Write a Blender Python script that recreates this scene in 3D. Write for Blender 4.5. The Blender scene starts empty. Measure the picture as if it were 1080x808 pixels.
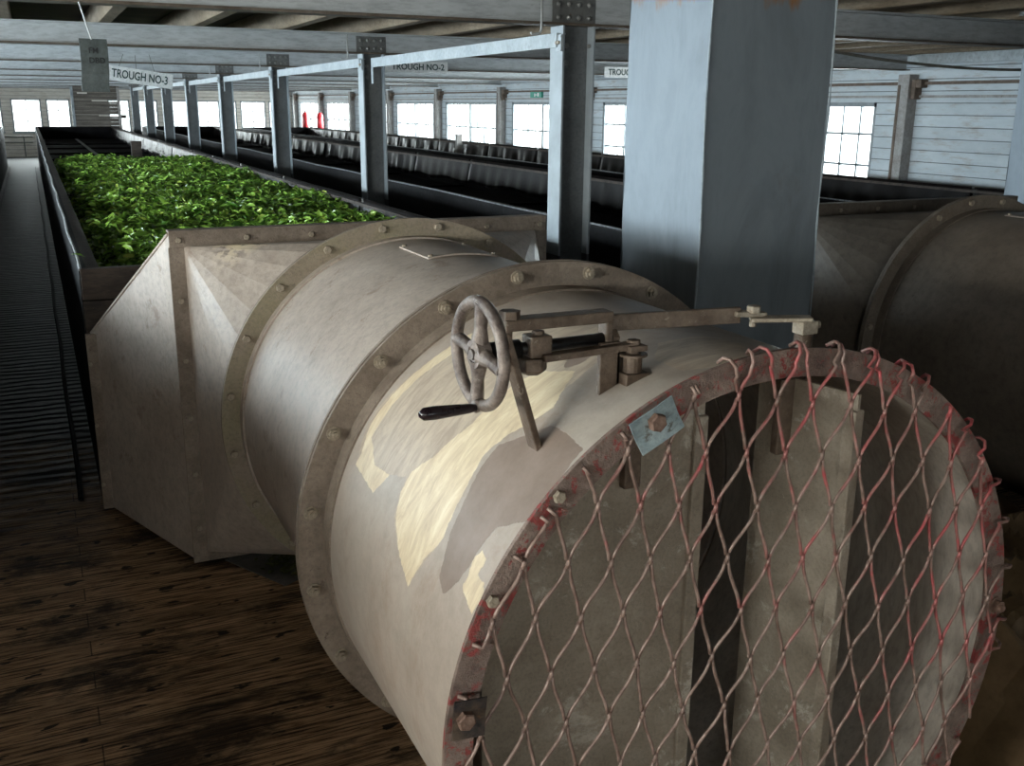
import bpy, bmesh, math, random
import numpy as np
from mathutils import Vector, Matrix, Euler
random.seed(7); RNG = np.random.default_rng(11)
S = bpy.context.scene; COL = S.collection
PI = math.pi

# ------------------------------------------------------------------ camera
cam = bpy.data.cameras.new('camera'); camo = bpy.data.objects.new('camera', cam); COL.objects.link(camo)
cam.sensor_width = 36; cam.lens = 1048.5/1080*36; cam.clip_start = .05; cam.clip_end = 300
yaw, pitch, roll = .4415, .2718, .0093
fw = Vector((math.sin(yaw)*math.cos(pitch), math.cos(yaw)*math.cos(pitch), -math.sin(pitch)))
rt = Vector((math.cos(yaw), -math.sin(yaw), 0)); up = rt.cross(fw)
r2 = rt*math.cos(roll)+up*math.sin(roll); u2 = -rt*math.sin(roll)+up*math.cos(roll)
mw = Matrix((r2, u2, -fw)).transposed().to_4x4(); mw.translation = Vector((0, 0, 1.66)); camo.matrix_world = mw
S.camera = camo

# ------------------------------------------------------------------ world, light, exposure
S.view_settings.view_transform = 'Standard'; S.view_settings.look = 'None'
S.view_settings.gamma = 1; S.view_settings.use_curve_mapping = False; S.view_settings.exposure = 0.78
W = bpy.data.worlds.new('overcast_sky'); S.world = W; W.use_nodes = True
bg = W.node_tree.nodes['Background']; bg.inputs[0].default_value = (.93, .97, 1, 1); bg.inputs[1].default_value = 2.4
S.cycles.max_bounces = 6; S.cycles.diffuse_bounces = 4; S.cycles.glossy_bounces = 3; S.cycles.transparent_max_bounces = 12
S.cycles.use_denoising = True; S.cycles.sample_clamp_indirect = 6
def area(name, loc, target, sx, sy, power, col=(1, 1, 1)):
    l = bpy.data.lights.new(name, 'AREA'); l.shape = 'RECTANGLE'; l.size = sx; l.size_y = sy; l.energy = power; l.color = col
    o = bpy.data.objects.new(name, l); COL.objects.link(o); o.location = loc
    o.rotation_euler = (Vector(target)-Vector(loc)).to_track_quat('-Z', 'Y').to_euler(); return o
# daylight entering by the windows of the left wall, the wall behind the camera, the right wall and the far wall
area('daylight_left_near', (-4.45, .7, 1.75), (1, 1.7, 1.1), 3.2, .9, 440, (1, .96, .91))
area('daylight_left_middle', (-4.45, 8.0, 1.6), (2, 8.0, 1.45), 8.5, 1.0, 700, (.76, .88, 1))
area('daylight_left_far', (-4.45, 20, 1.6), (2, 20, 1.3), 14, 1.0, 900, (.8, .9, 1))
area('daylight_back', (-1.9, -3.35, 1.6), (.2, 4.5, 1.6), 2.8, .9, 17, (1, .95, .88))
area('daylight_right', (8.65, 20.5, 1.35), (3, 20.5, 1.1), 27, 1.0, 1300, (.9, .96, 1))
area('daylight_far', (2.0, 35.5, 1.3), (2.0, 20, 1.1), 12, 1.0, 520, (.92, .97, 1))

# ------------------------------------------------------------------ materials
def newmat(name):
    m = bpy.data.materials.new(name); m.use_nodes = True; nt = m.node_tree
    return m, nt, nt.nodes['Principled BSDF']
def noise(nt, vec, scale, detail=5, rough=.6, dist=0):
    n = nt.nodes.new('ShaderNodeTexNoise'); n.inputs['Scale'].default_value = scale; n.inputs['Detail'].default_value = detail
    n.inputs['Roughness'].default_value = rough; n.inputs['Distortion'].default_value = dist
    nt.links.new(vec, n.inputs['Vector']); return n.outputs['Fac']
def coords(nt, scale=(1, 1, 1), kind='Object'):
    t = nt.nodes.new('ShaderNodeTexCoord'); m = nt.nodes.new('ShaderNodeMapping'); m.inputs['Scale'].default_value = scale
    nt.links.new(t.outputs[kind], m.inputs['Vector']); return m.outputs['Vector']
def ramp(nt, fac, stops):
    r = nt.nodes.new('ShaderNodeValToRGB'); e = r.color_ramp.elements
    while len(e) < len(stops): e.new(.5)
    for i, (p, c) in enumerate(stops):
        e[i].position = p; e[i].color = (*c, 1) if len(c) == 3 else c
    nt.links.new(fac, r.inputs['Fac']); return r.outputs['Color']
def mix(nt, fac, a, b, mode='MIX'):
    n = nt.nodes.new('ShaderNodeMix'); n.data_type = 'RGBA'; n.blend_type = mode
    if isinstance(fac, (int, float)): n.inputs[0].default_value = fac
    else: nt.links.new(fac, n.inputs[0])
    for v, s in ((a, 6), (b, 7)):
        if isinstance(v, tuple): n.inputs[s].default_value = (*v, 1)
        else: nt.links.new(v, n.inputs[s])
    return n.outputs[2]
def bump(nt, bs, h, strength, dist=.01):
    b = nt.nodes.new('ShaderNodeBump'); b.inputs['Strength'].default_value = strength; b.inputs['Distance'].default_value = dist
    nt.links.new(h, b.inputs['Height']); nt.links.new(b.outputs['Normal'], bs.inputs['Normal'])
def surf(name, c1, c2, c3=None, s1=4, s2=30, rough=.6, metal=0, bmp=.25, stretch=(1, 1, 1), spec=.5, kind='Object', lo=.35, hi=.65, spots=.62, bdist=.004):
    """two-tone mottled paint or metal with an optional third colour in spots"""
    m, nt, bs = newmat(name); v = coords(nt, stretch, kind)
    a = noise(nt, v, s1); b = noise(nt, v, s2, 6, .7)
    col = ramp(nt, a, [(lo, c1), (hi, c2)])
    if c3:
        f = ramp(nt, noise(nt, v, s1*2.3, 9, .75, .4), [(spots, (0, 0, 0)), (spots+.06, (1, 1, 1))])
        col = mix(nt, f, col, c3)
    col = mix(nt, .6, col, ramp(nt, b, [(.3, (.5, .5, .5)), (.55, (1, 1, 1))]), 'MULTIPLY')
    col = mix(nt, .3, col, ramp(nt, noise(nt, v, s1*4, 8, .8, .3), [(.35, (.6, .57, .54)), (.6, (1, 1, 1))]), 'MULTIPLY')
    nt.links.new(col, bs.inputs['Base Color']); bs.inputs['Metallic'].default_value = metal
    bs.inputs['Specular IOR Level'].default_value = spec
    nt.links.new(ramp(nt, b, [(.2, (rough-.12,)*3), (.8, (min(1, rough+.12),)*3)]), bs.inputs['Roughness'])
    bump(nt, bs, b, bmp, bdist); return m
M = {}
M['galv'] = surf('pale_blue_grey_paint', (.25, .30, .34), (.33, .38, .42), (.19, .215, .23), 3, 40, .5, .0, .15)
M['galv_brace'] = surf('pale_bracing_paint', (.36, .41, .45), (.46, .51, .54), (.28, .26, .22), 5, 50, .5, 0, .15)
M['beam'] = surf('blue_grey_beam_paint', (.45, .48, .505), (.55, .58, .60), (.30, .305, .30), 2, 30, .5, 0, .3, (.4, 2, 2))
M['beam_edge'] = surf('rust_edged_beam_flange', (.10, .075, .055), (.17, .14, .115), (.27, .29, .3), 6, 40, .6, 0, .3)
M['plate'] = surf('bare_grey_steel', (.16, .165, .17), (.21, .215, .21), (.12, .09, .06), 8, 60, .45, .3, .2)
M['bolt_grey'] = surf('grey_bolt_steel', (.24, .25, .25), (.34, .34, .33), (.14, .1, .07), 40, 200, .4, .4, .2)
M['wood_brown'] = surf('old_joist_timber', (.20, .15, .10), (.33, .26, .185), (.07, .055, .045), 3, 25, .8, 0, .4, (4, 1, 4))
M['ceil'] = surf('dark_ceiling_boards', (.035, .03, .027), (.07, .058, .045), None, 3, 25, .9, 0, .3)
M['beige'] = surf('dusty_beige_paint', (.42, .35, .295), (.51, .435, .375), (.35, .27, .215), 3.5, 45, .46, 0, .3, (1, 1, 1), .45, spots=.57)
M['flange'] = surf('brown_grey_flange_paint', (.20, .155, .12), (.32, .26, .21), (.12, .085, .065), 9, 120, .65, 0, .6)
def cone_mat():
    m = surf('cone_beige_paint', (.42, .35, .295), (.51, .435, .375), (.36, .28, .225), 3.5, 45, .46, 0, .3, spots=.6, spec=.45); nt = m.node_tree; bs = nt.nodes['Principled BSDF']
    old = bs.inputs['Base Color'].links[0].from_socket; v = coords(nt); sx = nt.nodes.new('ShaderNodeSeparateXYZ'); nt.links.new(v, sx.inputs[0])
    def band(sock, a, b):
        r = nt.nodes.new('ShaderNodeMapRange'); r.inputs[1].default_value = a; r.inputs[2].default_value = b; nt.links.new(sock, r.inputs[0]); return r.outputs[0]
    def mul(a, b):
        r = nt.nodes.new('ShaderNodeMath'); r.operation = 'MULTIPLY'; nt.links.new(a, r.inputs[0]); nt.links.new(b, r.inputs[1]); return r.outputs[0]
    f = mul(mul(band(sx.outputs['Z'], 1.09, 1.13), band(sx.outputs['Y'], 3.36, 3.44)), mul(band(sx.outputs['X'], -.60, -.52), band(sx.outputs['X'], -.10, -.2)))
    n = noise(nt, coords(nt, (1.2, 1, 4)), 9, 6, .7); f2 = mul(f, ramp(nt, n, [(.42, (0, 0, 0)), (.47, (1, 1, 1))]))
    inner = ramp(nt, noise(nt, v, 30, 5), [(.42, (.13, .10, .085)), (.5, (.72, .60, .42))])
    nt.links.new(mix(nt, f2, old, inner), bs.inputs['Base Color']); return m
M['cone_paint'] = cone_mat()
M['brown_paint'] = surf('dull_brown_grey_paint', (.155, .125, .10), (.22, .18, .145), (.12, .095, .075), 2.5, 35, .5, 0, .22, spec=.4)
M['flange_brown'] = surf('dull_brown_flange_paint', (.17, .135, .105), (.24, .2, .16), (.12, .09, .07), 9, 120, .65, 0, .5)
M['flange_olive'] = surf('olive_worn_flange_paint', (.33, .29, .19), (.34, .275, .22), (.20, .16, .12), 5, 110, .6, 0, .5)
M['rim'] = surf('flaky_red_brown_rim_paint', (.14, .09, .075), (.33, .25, .21), (.33, .06, .055), 13, 110, .7, 0, 1.0, spots=.52, bdist=.006)
M['bolt'] = surf('beige_bolt', (.30, .25, .19), (.42, .36, .28), (.14, .09, .06), 50, 200, .5, .2, .2)
M['bolt_rust'] = surf('rusty_bolt', (.16, .09, .065), (.28, .19, .15), None, 60, 200, .6, .3, .4)
M['inner'] = surf('dusty_duct_lining', (.36, .31, .26), (.54, .48, .42), (.26, .20, .155), 3, 40, .6, .1, .25, (2, 2, .6))
M['blade'] = surf('speckled_damper_blade', (.27, .225, .175), (.42, .36, .29), (.54, .49, .42), 4, 150, .6, .1, .6, bdist=.003, spots=.56)
M['rust_metal'] = surf('brown_rusty_casting', (.10, .068, .048), (.22, .165, .125), (.38, .32, .26), 16, 90, .5, .3, .6, spots=.6)
M['wheel'] = surf('worn_handwheel_iron', (.10, .075, .066), (.30, .25, .22), (.40, .37, .34), 26, 140, .4, .35, .6, spots=.6)
M['black_plastic'] = surf('black_grip', (.014, .008, .012), (.018, .011, .015), None, 2, 8, .3, 0, .0)
M['black_steel'] = surf('black_screw_steel', (.01, .01, .012), (.03, .03, .03), None, 20, 100, .35, .5, .2)
M['clip'] = surf('bluish_galvanised_clip', (.22, .30, .33), (.42, .50, .52), (.14, .14, .12), 14, 120, .45, .3, .3, spots=.56)
M['clip_dark'] = surf('blackened_clip', (.035, .04, .055), (.17, .13, .10), (.30, .17, .09), 22, 120, .35, .5, .3)
M['trough_outer'] = surf('blackened_trough_sheet', (.006, .0055, .006), (.013, .012, .013), None, 4, 40, .6, 0, .2, spec=.08)
M['trough_rail'] = surf('worn_trough_rail', (.16, .16, .165), (.42, .43, .44), (.06, .055, .05), 30, 120, .4, .5, .8)
M['trough_wood'] = surf('dark_trough_planks', (.035, .026, .021), (.085, .062, .048), (.16, .12, .09), 5, 40, .75, 0, .5, (1, 4, 4))
M['litter'] = surf('dry_leaf_litter', (.05, .06, .015), (.12, .13, .04), None, 40, 100, .8)
M['bed'] = surf('dark_mesh_bed', (.008, .008, .009), (.022, .021, .021), None, 20, 120, .85, 0, .4, spec=.15)
M['cloth'] = surf('dark_plastic_skirt', (.007, .0055, .0055), (.015, .012, .0115), (.010, .008, .007), 3, 30, .36, 0, .2, spec=.1)
M['white_paint'] = surf('white_wall_boards_paint', (.50, .56, .60), (.64, .69, .72), (.40, .37, .33), 3, 30, .65, 0, .3, (1, 1, 1), spots=.66)
M['post'] = surf('grey_wall_post_paint', (.27, .245, .23), (.38, .37, .36), (.13, .09, .065), 6, 50, .6, 0, .3)
M['brown_bracket'] = surf('brown_knee_bracket', (.10, .07, .05), (.18, .13, .1), None, 10, 60, .7, 0, .3)
M['frame'] = surf('grey_window_frame', (.20, .23, .25), (.33, .36, .38), None, 6, 60, .55, 0, .2)
M['bars'] = surf('dark_window_bars', (.10, .11, .10), (.22, .22, .2), None, 8, 60, .6, .2, .2)
M['plank_dark'] = surf('weathered_grey_planks', (.075, .065, .055), (.16, .14, .12), (.04, .035, .03), 3, 30, .85, 0, .5, (.6, 1, 6))
M['sign'] = surf('white_signboard', (.74, .76, .77), (.82, .83, .84), None, 5, 60, .5, 0, .05)
M['ink'] = surf('dark_green_lettering', (.02, .05, .05), (.03, .07, .07), None, 5, 60, .6, 0, .05)
M['tag'] = surf('grey_hanging_tag', (.10, .125, .13), (.15, .18, .185), (.2, .23, .23), 20, 100, .5, .2, .2)
M['tagink'] = surf('faded_black_marker', (.035, .04, .045), (.05, .055, .06), None, 20, 100, .6, 0, .1)
M['red'] = surf('fire_red_paint', (.55, .02, .03), (.65, .04, .05), None, 5, 60, .3, 0, .05)
M['green'] = surf('exit_green', (.02, .32, .22), (.03, .36, .26), None, 5, 60, .4, 0, .05)
M['cable'] = surf('drab_cable', (.16, .155, .13), (.24, .23, .2), None, 12, 90, .6, 0, .1)
M['tarp'] = surf('brown_tarpaulin', (.11, .07, .035), (.20, .13, .07), (.07, .045, .025), 4, 30, .36, 0, .25)
M['steel_sheet'] = surf('dull_loose_sheet', (.16, .165, .16), (.26, .26, .25), (.1, .08, .06), 9, 60, .4, .5, .2)
M['white_wire'] = surf('pale_wire', (.5, .52, .53), (.62, .64, .65), None, 12, 90, .5, .2, .1)

# columns and side ducts
def column_mat():
    m, nt, bs = newmat('column_two_tone_paint'); v = coords(nt)
    a = noise(nt, v, 5); b = noise(nt, v, 70, 6, .7)
    c = ramp(nt, a, [(.35, (.25, .285, .31)), (.65, (.34, .385, .42))])
    c = mix(nt, ramp(nt, noise(nt, v, 18, 8, .8), [(.66, (0, 0, 0)), (.7, (1, 1, 1))]), c, (.15, .12, .09))
    sx = nt.nodes.new('ShaderNodeSeparateXYZ'); nt.links.new(v, sx.inputs[0])
    lt = nt.nodes.new('ShaderNodeMath'); lt.operation = 'LESS_THAN'; lt.inputs[1].default_value = .93; nt.links.new(sx.outputs['Z'], lt.inputs[0])
    c = mix(nt, lt.outputs[0], c, (.045, .048, .055)); nt.links.new(c, bs.inputs['Base Color'])
    bs.inputs['Roughness'].default_value = .48; bump(nt, bs, b, .12, .003); return m
M['column'] = column_mat()
M['web'] = surf('dark_grey_web_paint', (.14, .15, .155), (.19, .2, .206), (.22, .24, .25), 5, 70, .42, .1, .12)
def duct_mat():
    m, nt, bs = newmat('galvanised_box_duct'); v = coords(nt, (1, 1, .35))
    a = noise(nt, v, 4, 6, .65, .5); b = noise(nt, coords(nt), 60, 6, .7)
    c = ramp(nt, a, [(.3, (.145, .168, .192)), (.5, (.205, .238, .272)), (.7, (.165, .19, .216))])
    c = mix(nt, ramp(nt, noise(nt, coords(nt, (1, 1, .6)), 3.1, 8, .7), [(.60, (0, 0, 0)), (.75, (.6, .6, .6))]), c, (.14, .125, .115))
    sx = nt.nodes.new('ShaderNodeSeparateXYZ'); nt.links.new(coords(nt), sx.inputs[0])
    ad = nt.nodes.new('ShaderNodeMath'); ad.operation = 'MULTIPLY_ADD'; ad.inputs[1].default_value = .30
    nt.links.new(noise(nt, coords(nt, (9, 9, 3)), 1.2, 5), ad.inputs[0]); nt.links.new(sx.outputs['Z'], ad.inputs[2])
    g = ramp(nt, ad.outputs[0], [(0, (0, 0, 0)), (1, (1, 1, 1))])
    gt = nt.nodes.new('ShaderNodeMapRange'); gt.inputs[1].default_value = 2.165; gt.inputs[2].default_value = 2.21; nt.links.new(ad.outputs[0], gt.inputs[0])
    c = mix(nt, gt.outputs[0], c, (.26, .12, .04)); nt.links.new(c, bs.inputs['Base Color'])
    bs.inputs['Metallic'].default_value = .25; nt.links.new(ramp(nt, a, [(.2, (.42,)*3), (.8, (.6,)*3)]), bs.inputs['Roughness'])
    bump(nt, bs, b, .15, .004); return m
M['duct'] = duct_mat()

def floor_mat():
    m, nt, bs = newmat('worn_floor_planks'); v = coords(nt)
    br = nt.nodes.new('ShaderNodeTexBrick'); nt.links.new(v, br.inputs['Vector'])
    br.inputs['Scale'].default_value = 1; br.inputs['Brick Width'].default_value = 4.3; br.inputs['Row Height'].default_value = .098
    br.inputs['Mortar Size'].default_value = .0022; br.inputs['Mortar Smooth'].default_value = .1; br.offset = .41; br.offset_frequency = 2; br.squash = 1.3; br.squash_frequency = 3
    br.inputs['Color1'].default_value = (.6, .6, .6, 1); br.inputs['Color2'].default_value = (1, 1, 1, 1); br.inputs['Mortar'].default_value = (.05, .05, .05, 1)
    grain = noise(nt, coords(nt, (1.2, 22, 1)), 4, 9, .72, .3); fine = noise(nt, coords(nt, (5, 90, 1)), 3, 6, .7)
    blot = noise(nt, coords(nt, (1.3, 2.6, 1)), 1.25, 7, .7, .3)
    c = ramp(nt, grain, [(.38, (.03, .017, .009)), (.46, (.36, .205, .105)), (.56, (.85, .56, .32))])
    c = mix(nt, .55, c, ramp(nt, fine, [(.3, (.4, .4, .4)), (.62, (1, 1, 1))]), 'MULTIPLY')
    c = mix(nt, .8, c, br.outputs['Color'], 'MULTIPLY')
    c = mix(nt, ramp(nt, blot, [(.50, (0, 0, 0)), (.60, (.88, .88, .88))]), c, (.012, .009, .008))
    spot = noise(nt, coords(nt, (2.2, 5, 1)), 4.2, 3, .5)
    c = mix(nt, ramp(nt, spot, [(.64, (0, 0, 0)), (.665, (.95, .95, .95))]), c, (.009, .006, .005))
    # blackened, rubbed aisle boards between the troughs
    sx = nt.nodes.new('ShaderNodeSeparateXYZ'); nt.links.new(v, sx.inputs[0])
    ai = nt.nodes.new('ShaderNodeMath'); ai.operation = 'MULTIPLY_ADD'; ai.inputs[1].default_value = 1.6
    nt.links.new(noise(nt, v, 1.6, 5), ai.inputs[0]); nt.links.new(sx.outputs['Y'], ai.inputs[2])
    mr = nt.nodes.new('ShaderNodeMapRange'); mr.inputs[1].default_value = 4.3; mr.inputs[2].default_value = 6.2; nt.links.new(ai.outputs[0], mr.inputs[0])
    strip = noise(nt, coords(nt, (.35, 6, 1)), 1.3, 4, .7)
    aisle = mix(nt, ramp(nt, strip, [(.47, (0, 0, 0)), (.6, (1, 1, 1))]), (.004, .004, .005), (.022, .022, .026))
    c = mix(nt, mr.outputs[0], c, aisle); nt.links.new(c, bs.inputs['Base Color'])
    nt.links.new(ramp(nt, fine, [(.3, (.42,)*3), (.7, (.7,)*3)]), bs.inputs['Roughness'])
    bs.inputs['Specular IOR Level'].default_value = .25
    wv = nt.nodes.new('ShaderNodeTexWave'); wv.bands_direction = 'Y'; wv.inputs['Scale'].default_value = 3.2; wv.inputs['Distortion'].default_value = 3.5
    wv.inputs['Detail'].default_value = 4; wv.inputs['Detail Scale'].default_value = 2.5; nt.links.new(coords(nt, (.5, 1, 1)), wv.inputs['Vector'])
    h = mix(nt, mr.outputs[0], mix(nt, .6, br.outputs['Color'], grain), wv.outputs['Color']); bump(nt, bs, h, .8, .014); return m
M['floor'] = floor_mat()

def boards_mat(name, c1, c2, dirt, pitch=.115, z0=0):
    m, nt, bs = newmat(name); v = coords(nt)
    br = nt.nodes.new('ShaderNodeTexBrick'); mp = nt.nodes.new('ShaderNodeMapping'); nt.links.new(v, mp.inputs['Vector'])
    cb = nt.nodes.new('ShaderNodeSeparateXYZ'); nt.links.new(v, cb.inputs[0]); cx = nt.nodes.new('ShaderNodeCombineXYZ')
    ad = nt.nodes.new('ShaderNodeMath'); ad.operation = 'ADD'; nt.links.new(cb.outputs['X'], ad.inputs[0]); nt.links.new(cb.outputs['Y'], ad.inputs[1])
    nt.links.new(ad.outputs[0], cx.inputs[0]); nt.links.new(cb.outputs['Z'], cx.inputs[1]); nt.links.new(cx.outputs[0], br.inputs['Vector'])
    br.inputs['Scale'].default_value = 1; br.inputs['Brick Width'].default_value = 60; br.inputs['Row Height'].default_value = pitch
    br.inputs['Mortar Size'].default_value = .004; br.inputs['Color1'].default_value = (.86, .86, .86, 1); br.inputs['Color2'].default_value = (1, 1, 1, 1); br.inputs['Mortar'].default_value = (.12, .12, .12, 1)
    c = ramp(nt, noise(nt, coords(nt, (1, 1, 3)), 3, 7, .7), [(.35, c1), (.65, c2)])
    c = mix(nt, ramp(nt, noise(nt, coords(nt, (1, 1, 5)), 3.2, 8, .75), [(.52, (0, 0, 0)), (.66, (.8, .8, .8))]), c, dirt)
    c = mix(nt, .9, c, br.outputs['Color'], 'MULTIPLY'); nt.links.new(c, bs.inputs['Base Color'])
    bs.inputs['Roughness'].default_value = .65; bump(nt, bs, br.outputs['Color'], .5, .01); return m
M['boards'] = boards_mat('white_horizontal_boards', (.50, .56, .60), (.60, .65, .69), (.42, .38, .35))
M['boards_far'] = boards_mat('grimy_white_boards', (.58, .54, .48), (.70, .67, .62), (.40, .34, .27))
M['planks_far'] = boards_mat('grey_brown_board_partition', (.09, .08, .07), (.17, .15, .13), (.05, .04, .035), .1)

def glass():
    m, nt, bs = newmat('window_glass'); nt.nodes.remove(bs); out = nt.nodes['Material Output']
    t = nt.nodes.new('ShaderNodeBsdfTransparent'); t.inputs[0].default_value = (.95, .98, .97, 1)
    g = nt.nodes.new('ShaderNodeBsdfGlossy'); g.inputs['Roughness'].default_value = .05
    mx = nt.nodes.new('ShaderNodeMixShader'); mx.inputs[0].default_value = .06
    nt.links.new(t.outputs[0], mx.inputs[1]); nt.links.new(g.outputs[0], mx.inputs[2]); nt.links.new(mx.outputs[0], out.inputs['Surface']); return m
M['glass'] = glass()

def leaf_mat():
    m, nt, bs = newmat('fresh_tea_leaf'); a = nt.nodes.new('ShaderNodeAttribute'); a.attribute_name = 'leafcol'
    nt.links.new(a.outputs['Color'], bs.inputs['Base Color']); bs.inputs['Roughness'].default_value = .30
    bs.inputs['Specular IOR Level'].default_value = .6; bs.inputs['Coat Weight'].default_value = .35; bs.inputs['Coat Roughness'].default_value = .25
    return m
M['leaf'] = leaf_mat()
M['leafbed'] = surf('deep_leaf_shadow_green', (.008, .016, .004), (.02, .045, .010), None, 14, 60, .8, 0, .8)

def wire_mat():
    m, nt, bs = newmat('red_flecked_guard_wire'); v = coords(nt)
    sx = nt.nodes.new('ShaderNodeSeparateXYZ'); nt.links.new(v, sx.inputs[0])
    a = nt.nodes.new('ShaderNodeMath'); a.operation = 'ADD'; nt.links.new(sx.outputs['X'], a.inputs[0]); nt.links.new(sx.outputs['Z'], a.inputs[1])
    b = nt.nodes.new('ShaderNodeMath'); b.operation = 'MULTIPLY_ADD'; b.inputs[1].default_value = .22; nt.links.new(a.outputs[0], b.inputs[0]); nt.links.new(noise(nt, v, 11, 4, .6), b.inputs[2])
    f = ramp(nt, b.outputs[0], [(.71, (0, 0, 0)), (.90, (.9, .9, .9))])
    base = ramp(nt, noise(nt, v, 40, 4), [(.35, (.17, .11, .09)), (.65, (.33, .235, .20))])
    red = ramp(nt, noise(nt, v, 17, 4), [(.4, (.30, .10, .095)), (.62, (.50, .07, .085))])
    nt.links.new(mix(nt, f, base, red), bs.inputs['Base Color']); bs.inputs['Roughness'].default_value = .42; bs.inputs['Metallic'].default_value = .15
    return m
M['wire'] = wire_mat()

def peel_mat():
    """beige paint with scraped cream patches and brown undercoat, each patch stored per vertex"""
    m, nt, bs = newmat('peeling_beige_paint'); v = coords(nt)
    def at(n):
        a = nt.nodes.new('ShaderNodeAttribute'); a.attribute_name = n; return a
    base = ramp(nt, noise(nt, v, 3, 6), [(.35, (.41, .345, .29)), (.65, (.50, .43, .37))])
    base = mix(nt, ramp(nt, noise(nt, coords(nt, (1, 1, .4)), 4, 8, .75, .4), [(.52, (0, 0, 0)), (.66, (.8, .8, .8))]), base, (.36, .255, .185))
    base = mix(nt, ramp(nt, noise(nt, coords(nt, (1, .6, 1)), 2.2, 7, .75, .5), [(.5, (0, 0, 0)), (.68, (.7, .7, .7))]), base, (.50, .46, .40))
    base = mix(nt, ramp(nt, noise(nt, v, 55, 6, .8), [(.66, (0, 0, 0)), (.72, (.6, .6, .6))]), base, (.70, .62, .48))
    base = mix(nt, .35, base, ramp(nt, noise(nt, v, 26, 8, .8), [(.35, (.6, .57, .53)), (.58, (1, 1, 1))]), 'MULTIPLY')
    streak = noise(nt, coords(nt, (18, 60, 18)), .55, 6, .75, .6)
    tan = ramp(nt, streak, [(.38, (.41, .33, .26)), (.6, (.58, .49, .38))])
    cream = ramp(nt, streak, [(.3, (.55, .43, .29)), (.52, (.74, .62, .43)), (.66, (.86, .76, .57))])
    brown = ramp(nt, noise(nt, v, 16, 7, .7), [(.3, (.235, .18, .145)), (.7, (.32, .25, .21))])
    d = nt.nodes.new('ShaderNodeSeparateColor'); nt.links.new(at('peel').outputs['Color'], d.inputs[0])
    def edge(s):
        ad = nt.nodes.new('ShaderNodeMath'); ad.operation = 'MULTIPLY_ADD'; ad.inputs[1].default_value = .35
        nt.links.new(noise(nt, v, 38, 6, .75), ad.inputs[0]); nt.links.new(s, ad.inputs[2]); return ramp(nt, ad.outputs[0], [(.665, (0, 0, 0)), (.69, (1, 1, 1))])
    e1, e2, e3 = edge(d.outputs[0]), edge(d.outputs[1]), edge(d.outputs[2])
    c = mix(nt, e3, base, tan); c = mix(nt, e1, c, cream); c = mix(nt, e2, c, brown)
    nt.links.new(c, bs.inputs['Base Color']); bs.inputs['Roughness'].default_value = .5; bs.inputs['Specular IOR Level'].default_value = .45
    h = mix(nt, .22, mix(nt, 1.0, e1, e2, 'ADD'), noise(nt, v, 45, 6, .7)); inv = nt.nodes.new('ShaderNodeInvert'); nt.links.new(h, inv.inputs['Color'])
    bump(nt, bs, inv.outputs[0], .45, .004); return m
M['peel'] = peel_mat()

# ------------------------------------------------------------------ mesh helpers
class MB:
    def __init__(s): s.v = []; s.f = []
    def add(s, vs, fs):
        n = len(s.v); s.v += [tuple(p) for p in vs]; s.f += [tuple(i+n for i in f) for f in fs]; return s
    def box(s, x0, x1, y0, y1, z0, z1, T=None):
        vs = [Vector(p) for p in ((x0, y0, z0), (x1, y0, z0), (x1, y1, z0), (x0, y1, z0), (x0, y0, z1), (x1, y0, z1), (x1, y1, z1), (x0, y1, z1))]
        if T: vs = [T @ p for p in vs]
        return s.add(vs, [(0, 3, 2, 1), (4, 5, 6, 7), (0, 1, 5, 4), (1, 2, 6, 5), (2, 3, 7, 6), (3, 0, 4, 7)])
    def bar(s, a, b, w, h, upv=(0, 0, 1)):
        """box between two points"""
        a = Vector(a); b = Vector(b); d = (b-a); L = d.length; d.normalize(); sd = d.cross(Vector(upv))
        if sd.length < 1e-4: sd = d.cross(Vector((0, 1, 0)))
        sd.normalize(); u = sd.cross(d); T = Matrix((sd, d, u)).transposed().to_4x4(); T.translation = a
        return s.box(-w/2, w/2, 0, L, -h/2, h/2, T)
    def tube(s, pts, r, n=8, closed=False):
        P = [Vector(p) for p in pts]; N = len(P); rs = r if isinstance(r, (list, tuple)) else [r]*N
        t0 = (P[1]-P[0]).normalized(); nrm = t0.orthogonal().normalized(); base = len(s.v); prev = t0
        for i in range(N):
            if closed: t = (P[(i+1) % N]-P[i-1]).normalized()
            else: t = ((P[min(i+1, N-1)]-P[max(i-1, 0)])).normalized()
            q = prev.rotation_difference(t); nrm = (q @ nrm); nrm = (nrm-t*nrm.dot(t)).normalized(); prev = t; b = t.cross(nrm)
            for k in range(n):
                a = 2*PI*k/n; s.v.append(tuple(P[i]+(nrm*math.cos(a)+b*math.sin(a))*rs[i]))
        for i in range(N if closed else N-1):
            j = (i+1) % N
            for k in range(n):
                k2 = (k+1) % n; s.f.append((base+i*n+k, base+i*n+k2, base+j*n+k2, base+j*n+k))
        if not closed:
            s.f.append(tuple(base+k for k in reversed(range(n)))); s.f.append(tuple(base+(N-1)*n+k for k in range(n)))
        return s
    def cyl(s, a, b, r, n=16): return s.tube([a, b], r, n)
    def build(s, name, mat, parent=None, smooth=False, bevel=0, loc=None):
        me = bpy.data.meshes.new(name); me.from_pydata(s.v, [], s.f); me.materials.append(mat); me.update()
        bm = bmesh.new(); bm.from_mesh(me); bmesh.ops.recalc_face_normals(bm, faces=bm.faces); bm.to_mesh(me); bm.free()
        o = bpy.data.objects.new(name, me); COL.objects.link(o)
        if smooth: me.shade_smooth()
        if bevel:
            md = o.modifiers.new('edge', 'BEVEL'); md.width = bevel; md.segments = 2; md.limit_method = 'ANGLE'; md.angle_limit = .6
        if parent: o.parent = parent
        if loc: o.location = loc
        return o
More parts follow.
